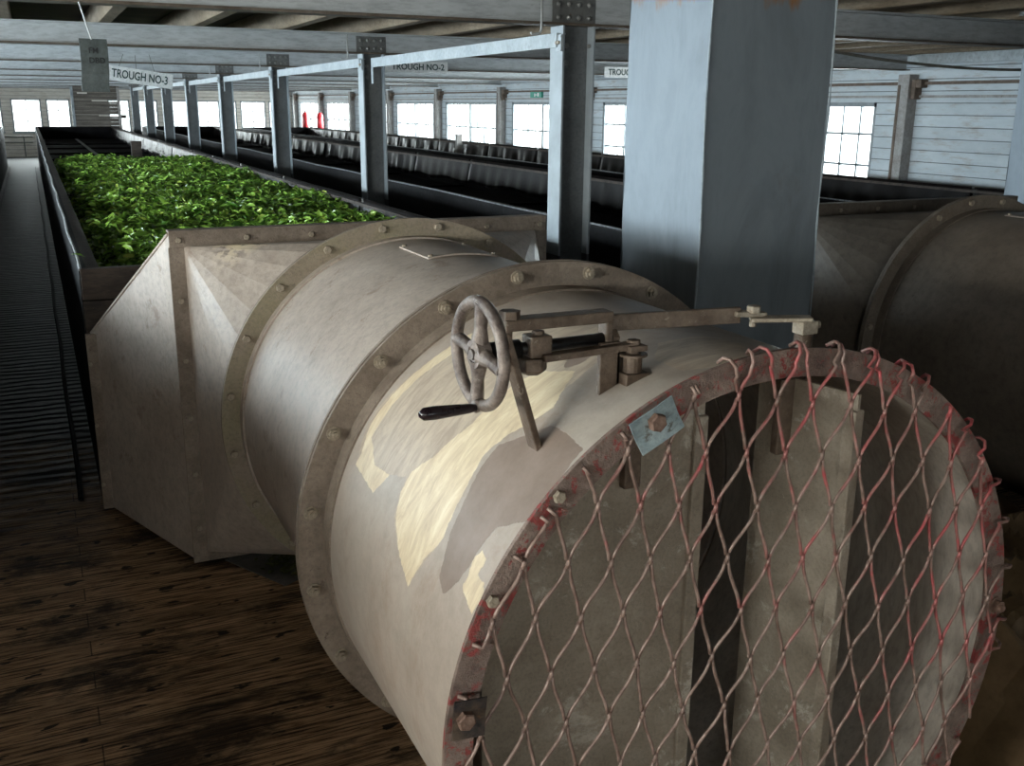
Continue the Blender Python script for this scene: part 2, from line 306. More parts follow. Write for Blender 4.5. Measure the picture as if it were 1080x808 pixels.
def smooth_angle(o, ang=.6):
    me = o.data; me.shade_smooth()
    try: me.set_sharp_from_angle(angle=ang)
    except Exception: pass
    return o
def tag(o, label, cat, group=None, kind=None):
    o['label'] = label; o['category'] = cat
    if group: o['group'] = group
    if kind: o['kind'] = kind
    return o
def struct(o, label=None):
    o['kind'] = 'structure'
    if label: o['label'] = label
    return o
def empty(name, loc=(0, 0, 0), rz=0):
    o = bpy.data.objects.new(name, None); COL.objects.link(o); o.location = loc; o.rotation_euler = (0, 0, rz); o.empty_display_size = .1; return o
def copy_tree(o, parent=None):
    c = o.copy(); COL.objects.link(c); c.parent = parent
    for ch in [k for k in bpy.data.objects if k.parent == o]: copy_tree(ch, c)
    return c
def text_obj(name, body, size, mat, parent, loc, rot, depth=.001, width=None):
    cu = bpy.data.curves.new(name, 'FONT'); cu.body = body; cu.size = size; cu.extrude = depth; cu.align_x = 'CENTER'; cu.align_y = 'CENTER'; cu.resolution_u = 3; cu.offset = size*.018
    t = bpy.data.objects.new(name, cu); COL.objects.link(t); bpy.context.view_layer.update()
    me = bpy.data.meshes.new_from_object(t.evaluated_get(bpy.context.evaluated_depsgraph_get())); bpy.data.objects.remove(t)
    me.materials.clear(); me.materials.append(mat); o = bpy.data.objects.new(name, me); COL.objects.link(o)
    o.parent = parent; o.location = loc; o.rotation_euler = rot
    if width: k = width/o.dimensions.x; o.scale = (k, 1, 1)
    return o

# ------------------------------------------------------------------ room
XL, XR, YB, YF, ZC = -4.1, 8.15, -3.0, 35.0, 2.362
struct(MB().box(XL-.1, XR+.15, YB-.1, YF+.1, -.1, 0).build('floor', M['floor']), 'dark worn timber plank floor')
struct(MB().box(XL-.1, XR+.15, YB-.1, YF+.1, ZC, ZC+.05).build('ceiling', M['ceil']), 'dark boarded ceiling above the joists')
def wall_x(name, x0, x1, holes, zlo, zhi, mat, ya=YB, yb=YF):
    m = MB(); m.box(x0, x1, ya, yb, 0, zlo); m.box(x0, x1, ya, yb, zhi, ZC)
    y = ya
    for a, b in holes: m.box(x0, x1, y, a, zlo, zhi); y = b
    m.box(x0, x1, y, yb, zlo, zhi); return struct(m.build(name, mat))
def wall_y(name, y0, y1, holes, zlo, zhi, mat, xa=XL, xb=XR):
    m = MB(); m.box(xa, xb, y0, y1, 0, zlo); m.box(xa, xb, y0, y1, zhi, ZC); x = xa
    for a, b in holes: m.box(x, a, y0, y1, zlo, zhi); x = b
    m.box(x, xb, y0, y1, zlo, zhi); return struct(m.build(name, mat))
RW = [(8.26, 10.6), (11.6, 14.01), (14.9, 17.36), (18.09, 20.71), (21.46, 24.0), (24.7, 27.1), (28.08, 30.5), (31.52, 33.85)]
wall_x('wall_right', XR, XR+.12, RW, .74, 1.73, M['boards'])
FW = [(-3.8, -2.9), (-2.7, -1.8), (-1.6, -.72), (-.46, .38), (.52, 1.2), (2.3, 2.95), (3.1, 3.8), (4.0, 4.75), (4.97, 5.75), (5.9, 6.3), (6.42, 7.26), (7.36, 7.9)]
wall_y('wall_far', YF, YF+.12, FW, .74, 1.74, M['boards_far'])
LW = [(-2.2+3.4*i, .6+3.4*i) for i in range(9)]
wall_x('wall_left', XL-.12, XL, LW, .9, 1.95, M['boards_far'])
wall_y('wall_back', YB-.12, YB, [(-3.4, -.4), (1.2, 3.6)], .9, 1.95, M['boards_far'])

nwin = 0
def window(axis, p, a, b, z0, z1, npan, rows, bars=None, leaves=2):
    """frame, glazing bars and one pane in an opening; axis 'x' = wall at x=p running along y"""
    global nwin; nwin += 1
    root = empty('window_%d' % nwin, (p, (a+b)/2, z0) if axis == 'x' else ((a+b)/2, p, z0)); struct(root)
    h = (b-a)/2; H = z1-z0
    def bx(m, u0, u1, d0, d1, w0, w1): return m.box(d0, d1, u0, u1, w0, w1) if axis == 'x' else m.box(u0, u1, d0, d1, w0, w1)
    m = MB(); fwd = .045
    for u in (-h, h-fwd): bx(m, u, u+fwd, -.02, .07, 0, H)
    bx(m, -h, h, -.02, .07, H-fwd, H); bx(m, -h-.03, h+.03, -.05, .07, -.03, .03)
    for k in range(1, leaves): u = -h+2*h*k/leaves; bx(m, u-.03, u+.03, -.01, .06, 0, H)
    m.build('window_frame', M['frame'], root)
    m = MB()
    for k in range(1, npan): u = -h+2*h*k/npan; bx(m, u-.011, u+.011, .01, .04, 0, H)
    for k in range(1, rows): w = H*k/rows; bx(m, -h, h, .01, .04, w-.011, w+.011)
    m.build('glazing_bar', M['frame'], root)
    m = MB(); bx(m, -h, h, .022, .028, 0, H); m.build('pane', M['glass'], root)
    if bars:
        m = MB()
        for k in range(1, bars):
            u = -h+2*h*k/bars; lean = .34 if k % 7 > 3 else .05
            q0 = (.20, u, -.05) if axis == 'x' else (u, .2, -.05); q1 = (.20, u+lean, H+.05) if axis == 'x' else (u+lean, .2, H+.05)
            m.bar(q0, q1, .016, .02)
        m.build('security_bars', M['bars'], root)
    return root
for i, (a, b) in enumerate(RW): window('x', XR+.03, a, b, .74, 1.73, 9 if i == 0 else 4, 3 if i < 2 else 2, None if i == 0 else 13)
for a, b in FW: window('y', YF+.03, a, b, .74, 1.74, 2, 3, leaves=1)
for a, b in LW: window('x', XL-.09, a, b, .9, 1.95, 4, 2)
for a, b in ((-3.4, -.4), (1.2, 3.6)): window('y', YB-.09, a, b, .9, 1.95, 4, 2)

# boards along the right wall: header, top rail
struct(MB().box(XR-.035, XR, YB, YF, 1.775, 1.80).build('trim_1', M['post']))
struct(MB().box(XR-.05, XR, YB, YF, 1.90, 1.93).build('trim_2', M['brown_bracket']))
struct(MB().box(XR-.06, XR, YB, YF, 2.10, 2.26).build('trim_3', M['white_paint']))
struct(MB().box(XL, XR, YF-.05, YF, 1.80, 1.84).build('trim_4', M['boards_far']))
# wall posts with knee brackets
pr = empty('wall_post', (0, 0, 0))
MB().box(-.13, 0, -.075, .075, 0, 2.0).build('shaft', M['post'], pr, bevel=.006)
MB().box(-.135, -.128, .03, .06, 0, 1.9).build('conduit_strip', M['brown_bracket'], pr)
b = MB(); b.box(-.10, 0, -.13, -.076, 1.76, 1.95); b.box(-.10, 0, -.2, -.13, 1.87, 1.95); b.build('knee_bracket', M['brown_bracket'], pr, bevel=.01)
ords = ['first', 'second', 'third', 'fourth', 'fifth', 'sixth', 'seventh', 'eighth', 'ninth', 'tenth', 'eleventh', 'twelfth', 'thirteenth']
for i in range(9):
    o = pr if i == 0 else copy_tree(pr); o.location = (XR, 7.8+3.3*i, 0)
    tag(o, 'grey wall post with brown knee bracket, %s along the right window wall from the camera' % ords[i], 'post', 'posts of the right window wall')

# plank partition behind the trough
t = tag(empty('plank_partition', (1.7, 30.35, 0)), 'dark weathered plank partition with bright slits at the end of the leaf trough', 'partition')
m = MB()
for k in range(16):
    z = .55+k*.098; gap = {7: (.05, .75), 11: (-.1, .6), 13: (-.45, -.2)}.get(k)
    if gap:
        m.box(-.55, gap[0], 0, .025, z, z+.09); m.box(gap[1], .55, 0, .025, z, z+.09); m.box(gap[0], gap[1], 0, .025, z, z+.05)
    else: m.box(-.55, .55, 0, .025, z, z+.0955)
m.build('planks', M['plank_dark'], t)
m = MB(); m.box(-.62, -.55, -.03, .06, 0, 2.1); m.build('post', M['frame'], t); MB().box(.55, .62, -.03, .06, 0, 2.1).build('post', M['post'], t)

# pipe rail under the far left window
m = MB(); m.tube([(-1.5, 34.8, .62), (.05, 34.8, .62)], .02); m.tube([(-.2, 34.8, .62), (-.2, 34.8, .02)], .02); m.tube([(-1.5, 34.8, .45), (.05, 34.8, .45)], .018)
tag(m.build('pipe_rail', M['bars']), 'thin dark pipe rail under the far left windows at the end of the aisle', 'pipe')

# ------------------------------------------------------------------ beams, joists, columns, ties
BY = [4.45+3.26*i for i in range(10)]
def ibeam(name, y, zb, h, x0, x1, wob=0):
    root = empty(name, (x0, y, zb)); L = x1-x0
    m = MB(); m.box(0, L, -.005, .005, .012, h-.012); m.build('web', M['beam'], root)
    MB().box(0, L, -.055, .055, 0, .012).build('lower_flange', M['beam_edge'], root); MB().box(0, L, -.055, .055, h-.012, h).build('upper_flange', M['beam'], root)
    return root
bm0 = ibeam('ceiling_beam', 0, 2.0, .15, XL, XR-.14)
for i, y in enumerate(BY):
    o = bm0 if i == 0 else copy_tree(bm0); o.location = (XL, y+.065, 2.035)
    tag(o, 'blue-grey steel ceiling beam, %s back from the camera' % ords[i], 'beam', 'steel ceiling beams across the hall')
o = copy_tree(bm0); o.location = (XL, 1.25, 2.035); tag(o, 'blue-grey steel ceiling beam above the fan duct, nearest to the camera', 'beam', 'steel ceiling beams across the hall')
# joists, running away from the camera
jm = MB().box(-.04, .04, YB+.1, YF-.1, 0, .17).build('ceiling_joist', M['wood_brown'], bevel=.004)
xs = [XL+.3+.62*k for k in range(20)]
for k, xx in enumerate(xs):
    o = jm if k == 0 else jm.copy()
    if k: COL.objects.link(o)
    o.location = (xx, 0, 2.186)
    tag(o, 'brown timber ceiling joist, %s' % ('leftmost of all, beside the left wall' if k == 0 else 'rightmost of all, beside the right window wall' if k == len(xs)-1 else 'with %d more to its left' % k), 'joist', 'timber joists under the ceiling')
# column with bolted head
def column():
    r = empty('steel_column')
    w, d, H = .18, .13, 2.034
    MB().box(0, .012, 0, d, 0, H).build('left_flange', M['column'], r, bevel=.002)
    MB().box(w-.012, w, 0, d, 0, H).build('right_flange', M['column'], r, bevel=.002)
    MB().box(.012, w-.012, d/2-.005, d/2+.005, 0, H).build('web', M['web'], r)
    MB().box(-.04, w+.04, -.04, d+.04, 0, .015).build('base_plate', M['plate'], r)
    m = MB(); m.box(-.012, w+.02, -.006, .0, 1.995, 2.145) if False else None
    MB().box(-.03, w+.03, .058, .0635, 2.048, 2.165).build('splice_plate', M['plate'], r, bevel=.004)
    for iz in (0, 1):
        for ix in range(4):
            m = MB(); x = .005+ix*.056; z = 2.075+iz*.06; m.tube([(x, .058, z), (x, .052, z), (x, .047, z)], [.012, .0115, .006], 10); m.build('rivet', M['bolt_grey'], r, smooth=True)
    MB().box(-.012, 0, -.004, .045, 1.915, 1.992).build('gusset', M['galv_brace'], r)
    for (x, z) in ((.05, 1.945), (.05, 1.865)):
        MB().tube([(x, .06, z), (x, .05, z)], .013, 6).build('bolt', M['bolt_grey'], r)
    for yy in (.012, .032):
        MB().tube([(-.012, yy, 1.955), (-.022, yy, 1.955)], .009, 6).build('bolt', M['bolt'], r)
    MB().tube([(w-.012, .03, 1.945), (w-.024, .03, 1.945)], .010, 6).build('bolt', M['bolt_grey'], r)
    return r
c0 = column()
for i, y in enumerate(BY[:8]):
    o = c0 if i == 0 else copy_tree(c0); o.location = (2.355, y, 0)
    tag(o, 'blue-grey steel column with riveted head, %s of the row back from the camera' % ords[i], 'column', 'steel columns beside the leaf trough')
# tie angles between column heads
tm = MB(); tm.box(-.006, 0, 0, 3.17, -.066, 0); tm.box(0, .045, 0, 3.17, -.006, 0)
tb = empty('tie_angle'); tm.build('angle_bar', M['galv_brace'], tb); MB().box(-.006, .0, 3.125, 3.17, -.185, -.062).build('bent_end', M['galv_brace'], tb)
for i in range(7):
    o = tb if i == 0 else copy_tree(tb); o.location = (2.342, BY[i]+.03, 2.0); o.rotation_euler = (0, 0, -.021)
    tag(o, 'pale angle-iron tie bolted between the %s and %s steel columns' % (ords[i], ords[i+1]), 'tie bar', 'tie bars between the column heads')
hk = MB(); hk.tube([(0, 0, .17), (0, 0, .01), (-.004, 0, 0), (-.012, 0, -.008), (-.05, 0, -.012), (-.056, 0, -.004)], .006, 8)
hm = hk.build('hanging_hook', M['white_wire'], smooth=True)
for i in range(4):
    o = hm if i == 0 else hm.copy()
    if i: COL.objects.link(o)
    o.location = (2.24, BY[i]+.0, 2.0)
    tag(o, 'pale bent steel rod hook hanging on the %s ceiling beam beside the column' % ords[i], 'hook', 'rod hooks on the ceiling beams')
o = hm.copy(); COL.objects.link(o); o.location = (-.06, BY[0], 2.02); tag(o, 'small pale hook on the nearest beam at the upper left', 'hook')

# ------------------------------------------------------------------ box ducts
def box_duct(x0, x1, y0, y1, label):
    r = empty('box_duct', (x0, y0, 0)); w, d = x1-x0, y1-y0; H = 2.14
    N = 40; rng = random.Random(3)
    def face(name, P, Q):   # wavy sheet between two vertical edges
        vs = []; fs = []; nx = 8
        for j in range(N+1):
            z = H*j/N
            for i in range(nx+1):
                t = i/nx; p = P.lerp(Q, t); e = .004*math.sin(z*7+i)+.003*math.sin(z*19+i*2)
                n = (Q-P).normalized().cross(Vector((0, 0, 1))); bulge = .006*math.sin(PI*t)*math.sin(z*3.1)
                q = p+n*(bulge if 0 < i < nx else 0)
                if i in (0, nx): q += Vector((e*.5, e*.35, 0))
                vs.append((q.x, q.y, z))
        for j in range(N):
            for i in range(nx): a = j*(nx+1)+i; fs.append((a, a+1, a+nx+2, a+nx+1))
        m = MB(); m.add(vs, fs); o = m.build(name, M['duct'], r, smooth=True); return o
    A, B, C_, D = Vector((0, 0, 0)), Vector((w, 0, 0)), Vector((w, d, 0)), Vector((0, d, 0))
    face('front_sheet', A, B); face('side_sheet', D, A); face('side_sheet', B, C_); face('back_sheet', C_, D)
    m = MB(); pts = [(-.002+.004*math.sin(z*.35), -.002, .0+z*.054) for z in range(40)]; m.tube(pts, [.004+.0015*math.sin(k*1.7) for k in range(40)], 6); m.build('seam', M['galv'], r)
    m = MB(); pts = [(w+.002+.004*math.sin(z*.45), -.002, .0+z*.054) for z in range(40)]; m.tube(pts, [.0035+.0015*math.sin(k*1.7) for k in range(40)], 6); m.build('seam', M['galv'], r)
    m = MB().box(-.03, w+.03, -.03, d+.03, H-.02, H); m.build('head_collar', M['plate'], r)
    return tag(r, label, 'duct')
box_duct(2.095, 2.625, 2.9, 3.42, 'large square sheet-metal duct rising behind the fan duct, one face pale one dark')
box_duct(4.60, 5.13, 3.18, 3.70, 'square pale sheet-metal duct at the right edge above the dark fan duct')

# ------------------------------------------------------------------ fan duct assembly
CZ = .654; R0 = .582
PEEL = dict(
cream=[[[147.9,1.748],[152.5,1.747],[156.8,1.723],[161.9,1.651],[164.8,1.58],[158.1,1.55],[153.0,1.515],[144.2,1.529],[136.6,1.549],[131.0,1.53],[128.0,1.509],[122.8,1.495],[119.0,1.518],[113.8,1.56],[117.4,1.639],[122.8,1.66],[133.3,1.66],[142.8,1.70]],
 [[116.9,1.985],[123.9,1.996],[134.0,2.018],[142.3,2.034],[147.3,2.034],[152.8,2.007],[155.6,2.012],[157.1,1.866],[151.5,1.826],[152.4,1.915],[148.4,1.995],[140.8,1.995],[133.4,1.983],[125.1,1.956],[118.4,1.954]],
 [[149.0,1.38],[151.0,1.396],[153.7,1.386],[155.9,1.390],[157.4,1.359],[158.3,1.33],[154.6,1.314],[152.8,1.333],[152.8,1.359],[150.0,1.357]]],
brown=[[[131.2,1.502],[125.5,1.45],[125.3,1.394],[126.2,1.331],[133.3,1.314],[140.5,1.31],[144.5,1.376],[147.1,1.387],[151.6,1.393],[156.2,1.406],[159.9,1.441],[158.3,1.473],[156.4,1.478],[150.8,1.5],[145.1,1.512],[138.8,1.529],[133.8,1.533]],
 [[114.7,1.594],[111.7,1.578],[107.7,1.585],[103.0,1.615],[110.3,1.64]]],
tan=[[[116.4,1.982],[123.7,1.992],[134.0,2.025],[142.5,2.047],[147.2,2.048],[153.4,2.016],[155.6,2.008],[157.1,1.866],[151.6,1.83],[149.3,1.756],[157.1,1.731],[161.9,1.651],[164.8,1.58],[153.0,1.515],[144.2,1.529],[136.6,1.549],[131.0,1.53],[128.0,1.509],[122.8,1.495],[119.0,1.518],[105,1.56],[100,1.70],[103,1.9]],
 [[97.5,1.53],[87.4,1.535],[84,1.46],[86,1.414],[86.9,1.352],[96.2,1.327],[102.8,1.372],[102.8,1.46]]])
def poly_sd(pts, poly):
    """signed distance (inside +) of points to a polygon, numpy"""
    P = np.array(poly); n = len(P); d = np.full(len(pts), 1e9); ins = np.zeros(len(pts), bool)
    for i in range(n):
        a, b = P[i], P[(i+1) % n]; e = b-a; w = pts-a; t = np.clip((w@e)/(e@e+1e-12), 0, 1); q = w-t[:, None]*e
        d = np.minimum(d, np.hypot(q[:, 0], q[:, 1])); c = ((a[1] <= pts[:, 1]) != (b[1] <= pts[:, 1]))
        xx = a[0]+(pts[:, 1]-a[1])/(b[1]-a[1]+1e-12)*e[0]; ins ^= c & (pts[:, 0] < xx)
    return np.where(ins, d, -d)
def tube_shell(name, y0, y1, ro, ri, mat, parent, nseg=96, ny=1, smooth=True):
    """hollow round shell about the fan axis (object origin on the axis)"""
    vs = []; fs = []
    for j in range(ny+1):
        y = y0+(y1-y0)*j/ny
        for k in range(nseg): a = 2*PI*k/nseg; vs.append((ro*math.cos(a), y, ro*math.sin(a)))
    ob = len(vs)
    for j in range(2):
        y = (y0, y1)[j]
        for k in range(nseg): a = 2*PI*k/nseg; vs.append((ri*math.cos(a), y, ri*math.sin(a)))
    for j in range(ny):
        for k in range(nseg): k2 = (k+1) % nseg; fs.append((j*nseg+k, j*nseg+k2, (j+1)*nseg+k2, (j+1)*nseg+k))
    for k in range(nseg):
        k2 = (k+1) % nseg; fs.append((ob+k, ob+nseg+k, ob+nseg+k2, ob+k2)); fs.append((k, ob+k, ob+k2, k2)); L = ny*nseg
        fs.append((L+k2, ob+nseg+k2, ob+nseg+k, L+k))
    m = MB(); m.v = vs; m.f = fs; o = m.build(name, mat, parent); smooth_angle(o, .7); return o
def hexbolt(stud=False):
    m = MB()
    if stud:
        m.tube([(0, 0, 0), (0, -.003, 0)], .0165, 16); m.tube([(0, -.003, 0), (0, -.013, 0)], .0125, 6); m.tube([(0, -.013, 0), (0, -.019, 0)], .0065, 10)
    else:
        m.tube([(0, 0, 0), (0, -.009, 0), (0, -.011, 0)], [.014, .014, .012], 6)
    return m
BOLTM = {}
def bolt(parent, loc, rot=(0, 0, 0), kind='hex', mat='bolt', s=1, name='bolt'):
    key = (kind, mat)
    if key not in BOLTM: o = hexbolt(kind == 'stud').build(name, M[mat]); BOLTM[key] = o.data
    else: o = bpy.data.objects.new(name, BOLTM[key]); COL.objects.link(o)
    o.parent = parent; o.location = loc; o.rotation_euler = rot; o.scale = (s, s, s); return o

def fan_duct(cx, main):
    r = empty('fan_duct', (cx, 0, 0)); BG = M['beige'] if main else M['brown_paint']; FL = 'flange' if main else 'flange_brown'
    def atz(o): o.location = (0, 0, CZ); return o
    # drums
    if main:
        # finely divided shell so that the paint patches have crisp edges
        o = tube_shell('front_drum', 1.262, 2.125, R0, R0-.006, M['inner'], r, 96)
        atz(o)
        na, ny = 420, 200; a0, a1 = math.radians(60), math.radians(230)
        ang = np.linspace(a0, a1, na+1); ys = np.linspace(1.285, 2.118, ny+1); AA, YY = np.meshgrid(ang, ys)
        vs = np.stack([(R0+.0012)*np.cos(AA), YY, (R0+.0012)*np.sin(AA)], -1).reshape(-1, 3)
        idx = np.arange((ny+1)*(na+1)).reshape(ny+1, na+1)
        fs = np.stack([idx[:-1, :-1], idx[1:, :-1], idx[1:, 1:], idx[:-1, 1:]], -1).reshape(-1, 4)
        # remaining arc, coarser
        ang2 = np.linspace(a1, a0+2*PI, 80); ys2 = np.array([1.285, 2.118]); A2, Y2 = np.meshgrid(ang2, ys2)
        v2 = np.stack([(R0+.0012)*np.cos(A2), Y2, (R0+.0012)*np.sin(A2)], -1).reshape(-1, 3); i2 = np.arange(160).reshape(2, 80)+len(vs)
        f2 = np.stack([i2[:-1, :-1], i2[1:, :-1], i2[1:, 1:], i2[:-1, 1:]], -1).reshape(-1, 4)
        me = bpy.data.meshes.new('paint_coat'); me.from_pydata(np.vstack([vs, v2]).tolist(), [], np.vstack([fs, f2]).tolist()); me.materials.append(M['peel']); me.shade_smooth()
        pts = np.stack([np.degrees(AA).ravel()*.01016, YY.ravel()], -1)
        def mask(polys):
            d = np.full(len(pts), -1e9)
            for p in polys: d = np.maximum(d, poly_sd(pts, [(a*.01016, b) for a, b in p]))
            return np.clip(.5+d/.05, 0, 1)
        col = np.zeros((len(me.vertices), 4), np.float32); col[:, 3] = 1
        col[:len(pts), 0] = mask(PEEL['cream']); col[:len(pts), 1] = mask(PEEL['brown']); col[:len(pts), 2] = mask(PEEL['tan'])
        at = me.color_attributes.new('peel', 'FLOAT_COLOR', 'POINT'); at.data.foreach_set('color', col.ravel())
        o = bpy.data.objects.new('paint_coat', me); COL.objects.link(o); o.parent = r; atz(o); o['label'] = 'peeling beige paint with cream scraped patches and brown undercoat'
    else:
        atz(tube_shell('front_drum', 1.262, 2.125, R0, R0-.006, BG, r, 96, 4))
    atz(tube_shell('rear_drum', 2.14, 3.16, R0, R0-.006, BG, r, 96, 4))
    # flanges
    def flange(name, y, ro, ri, th, mat):
        o = tube_shell(name, y, y+th, ro, ri, M[mat], r, 128); atz(o); return o
    flange('flange_ring', 2.112, .646, R0-.004, .010, FL); flange('flange_ring', 2.124, .648, R0-.004, .010, FL)
    atz(tube_shell('flange_collar', 2.060, 2.112, R0+.006, R0, M[FL], r, 128))
    flange('flange_ring', 3.142, .645, R0-.004, .010, 'flange_olive' if main else FL); flange('flange_ring', 3.154, .645, R0-.004, .010, FL)
    atz(tube_shell('flange_collar', 3.10, 3.142, R0+.006, R0, BG, r, 128))
    flange('rim_ring', 1.255, .621, .572, .008, 'rim'); atz(tube_shell('rim_lip', 1.262, 1.30, .604 if False else R0+.005, R0, M['rim'], r, 128))
    for k in range(20):
        a = math.radians(8.6+18*k)
        if not main and k in (7, 8): continue
        bolt(r, (.621*math.cos(a), 2.112, CZ+.621*math.sin(a)), (0, random.random(), 0), 'stud')
        bolt(r, (.621*math.cos(a), 3.142, CZ+.621*math.sin(a)), (0, random.random(), 0), 'hex')
    # cone: round to square
    X0, X1, Z0, Z1 = -.717, .718, .03, 1.232; yb = 3.555; yc = 3.165
    IN = .046; corners = [(X1-IN, Z1-IN), (X0+IN, Z1-IN), (X0+IN, Z0+.02), (X1-IN, Z0+.02)]; m = MB(); fs8 = 8
    for q in range(4):
        c = (corners[q][0], yb, corners[q][1]); a0 = q*PI/2
        arc = [(R0*math.cos(a0+PI/2*k/fs8), yc, CZ+R0*math.sin(a0+PI/2*k/fs8)) for k in range(fs8+1)]
        for k in range(fs8): m.add([arc[k], arc[k+1], c], [(0, 1, 2)])
        n = corners[(q+1) % 4]; m.add([arc[-1], (n[0], yb, n[1]), c], [(0, 1, 2)])
    m.build('square_to_round_cone', M['cone_paint'] if main else BG, r)
    # flange angle around the square mouth
    fwid = .048
    for nm, (x0, x1, z0, z1) in (('top', (X0, X1, Z1-fwid, Z1+.004)), ('left', (X0-.004, X0+fwid, Z0-.015, Z1-fwid)), ('right', (X1-fwid, X1+.004, Z0-.015, Z1-fwid)), ('bottom', (X0+fwid, X1-fwid, Z0-.015, Z0+.03))):
        mm = MB(); mm.box(x0, x1, yb-.008, yb+.004, z0, z1)
        if nm == 'top': mm.box(x0, x1, yb-.008, yb+.05, z1-.004, z1+.006)
        mm.build('flange_angle', M[FL], r, bevel=.0015)
    for k in range(7): bolt(r, (X0+.03+k*(X1-X0-.06)/6, yb-.008, Z1-.022), kind='hex', s=.75)
    for k in range(1, 6):
        for xx in (X0+.024, X1-.024): bolt(r, (xx, yb-.008, Z1-.02-k*.212), kind='hex', s=.75)
    # transition hood down to the trough
    U0, U1, V1 = -.965, .962, .76; yt = 4.285
    f = [(X0, yb, Z0), (X1, yb, Z0), (X1, yb, Z1), (X0, yb, Z1)]; g = [(U0, yt, 0.01), (U1, yt, 0.01), (U1, yt, V1), (U0, yt, V1)]
    MB().add([f[3], f[2], g[2], g[3]], [(0, 1, 2, 3)]).build('hood_top', BG, r)
    MB().add([f[0], f[3], g[3], g[0]], [(0, 1, 2, 3)]).build('hood_side', BG, r)
    MB().add([f[1], f[2], g[2], g[1]], [(0, 1, 2, 3)]).build('hood_side', BG, r)
    MB().add([f[0], f[1], g[1], g[0]], [(0, 1, 2, 3)]).build('hood_bottom', BG, r)
    m = MB(); m.bar((U0-.0, yt-.03, 0.01), (U0-.0, yt-.03, V1), .05, .03, (0, 1, 0)); m.build('end_angle', M[FL], r, bevel=.002)
    for k in range(3): bolt(r, (U0-.018, yt-.047, .12+k*.26), kind='hex', s=.6)
    m = MB(); m.tube([Vector(f[3]), Vector(g[3])], .006, 6); m.build('hood_seam', BG, r)
    # inspection hatch on top of the rear drum
    hatch_y = (2.70, 2.96); m = MB(); vs = []; fs = []
    a_s = [math.radians(99.5-k*2.2) for k in range(11)]
    for rr in (R0+.001, R0+.006):
        for y in hatch_y:
            for a in a_s: vs.append((rr*math.cos(a), y, CZ+rr*math.sin(a)))
    n = 11
    for k in range(n-1):
        fs += [(2*n+k, 2*n+k+1, 3*n+k+1, 3*n+k), (k, k+1, n+k+1, n+k), (k, k+1, 2*n+k+1, 2*n+k), (n+k, n+k+1, 3*n+k+1, 3*n+k)]
    fs += [(0, n, 3*n, 2*n), (n-1, 2*n-1, 4*n-1, 3*n-1)]
    m.add(vs, fs); h = m.build('inspection_hatch', BG, r)
    for a in (a_s[0]-.02, a_s[-1]+.02):
        for y in (2.715, 2.945): bolt(h, ((R0+.006)*math.cos(a), y, CZ+(R0+.006)*math.sin(a)), (-PI/2, PI/2-a, 0), s=.55)
    # damper blades with shafts
    def blade(x, y, w0, w1, ang, zt, zb, cut=.1):
        T = Matrix.Translation((x, y, 0)) @ Matrix.Rotation(ang, 4, 'Z')
        us = [-w0+(w0+w1)*k/12 for k in range(13)]
        def lim(u): q = T @ Vector((u, 0, 0)); return math.sqrt(max(.001, .565**2-q.x**2))
        prof = [(u, max(zb, CZ-lim(u))) for u in us]+[(u, min(zt, CZ+lim(u))) for u in reversed(us)]
        vs = [T @ Vector((a, -.004, b)) for a, b in prof]+[T @ Vector((a, .004, b)) for a, b in prof]; n = len(prof)
        fs = [tuple(range(n)), tuple(reversed(range(n, 2*n)))]+[(k, (k+1) % n, n+(k+1) % n, n+k) for k in range(n)]
        o = MB().add(vs, fs).build('damper_blade', M['blade'], r)
        m = MB(); m.box(w1-.022, w1+.004, -.014, .014, zb+.03, zt-.03, T); m.build('stiffener', M['blade'], o, bevel=.003)
        m = MB(); m.cyl(T @ Vector((0, .02, zb-.04)), T @ Vector((0, .02, 1.258)), .014, 12); m.build('shaft', M['rust_metal'], o, smooth=True)
        m = MB(); m.bar(T @ Vector((0, -.016, zt-.15)), T @ Vector((0, -.016, zt+.0)), .034, .02, (0, 1, 0)); m.build('shaft_clamp', M['rust_metal'], o, bevel=.003)
        return o
    blade(.905-1.102, 1.43, .27, .148, math.radians(-8), 1.155, .16, .22)
    blade(.155, 1.42, .07, .15, math.radians(-78), 1.17, .16, .16)
    # unseen motor and fan deep inside, coloured near black to darken the blade gap
    m = MB(); m.cyl((0, 2.5, CZ), (0, 2.85, CZ), .17, 24); o = m.build('motor', M['trough_outer'], r); smooth_angle(o)
    m = MB()
    for k in range(6):
        a = k*PI/3; ca, sa = math.cos(a), math.sin(a)
        def P(rr, t, yy): return (rr*ca-t*sa, yy, CZ+rr*sa+t*ca)
        m.add([P(.15, -.05, 2.42), P(.56, -.1, 2.40), P(.56, .1, 2.50), P(.15, .05, 2.52), P(.15, -.05, 2.425), P(.56, -.1, 2.405), P(.56, .1, 2.505), P(.15, .05, 2.525)],
              [(0, 1, 2, 3), (7, 6, 5, 4), (0, 4, 5, 1), (1, 5, 6, 2), (2, 6, 7, 3), (3, 7, 4, 0)])
    m.build('fan_blades', M['trough_outer'], r)
    return r
FD = fan_duct(1.102, True)
tag(FD, 'big beige cylindrical fan duct in the foreground with wire guard, handwheel and peeling paint', 'fan duct', 'fan ducts feeding the troughs')
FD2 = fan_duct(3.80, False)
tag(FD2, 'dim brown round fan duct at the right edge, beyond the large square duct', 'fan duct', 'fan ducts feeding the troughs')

FD3 = copy_tree(FD2); FD3.location.x = -1.62; tag(FD3, 'unseen dull brown fan duct added left of the aisle to block light, at the head of the leftmost trough', 'fan duct', 'fan ducts feeding the troughs')  # out of frame, implied by its trough; added to shade floor and hood
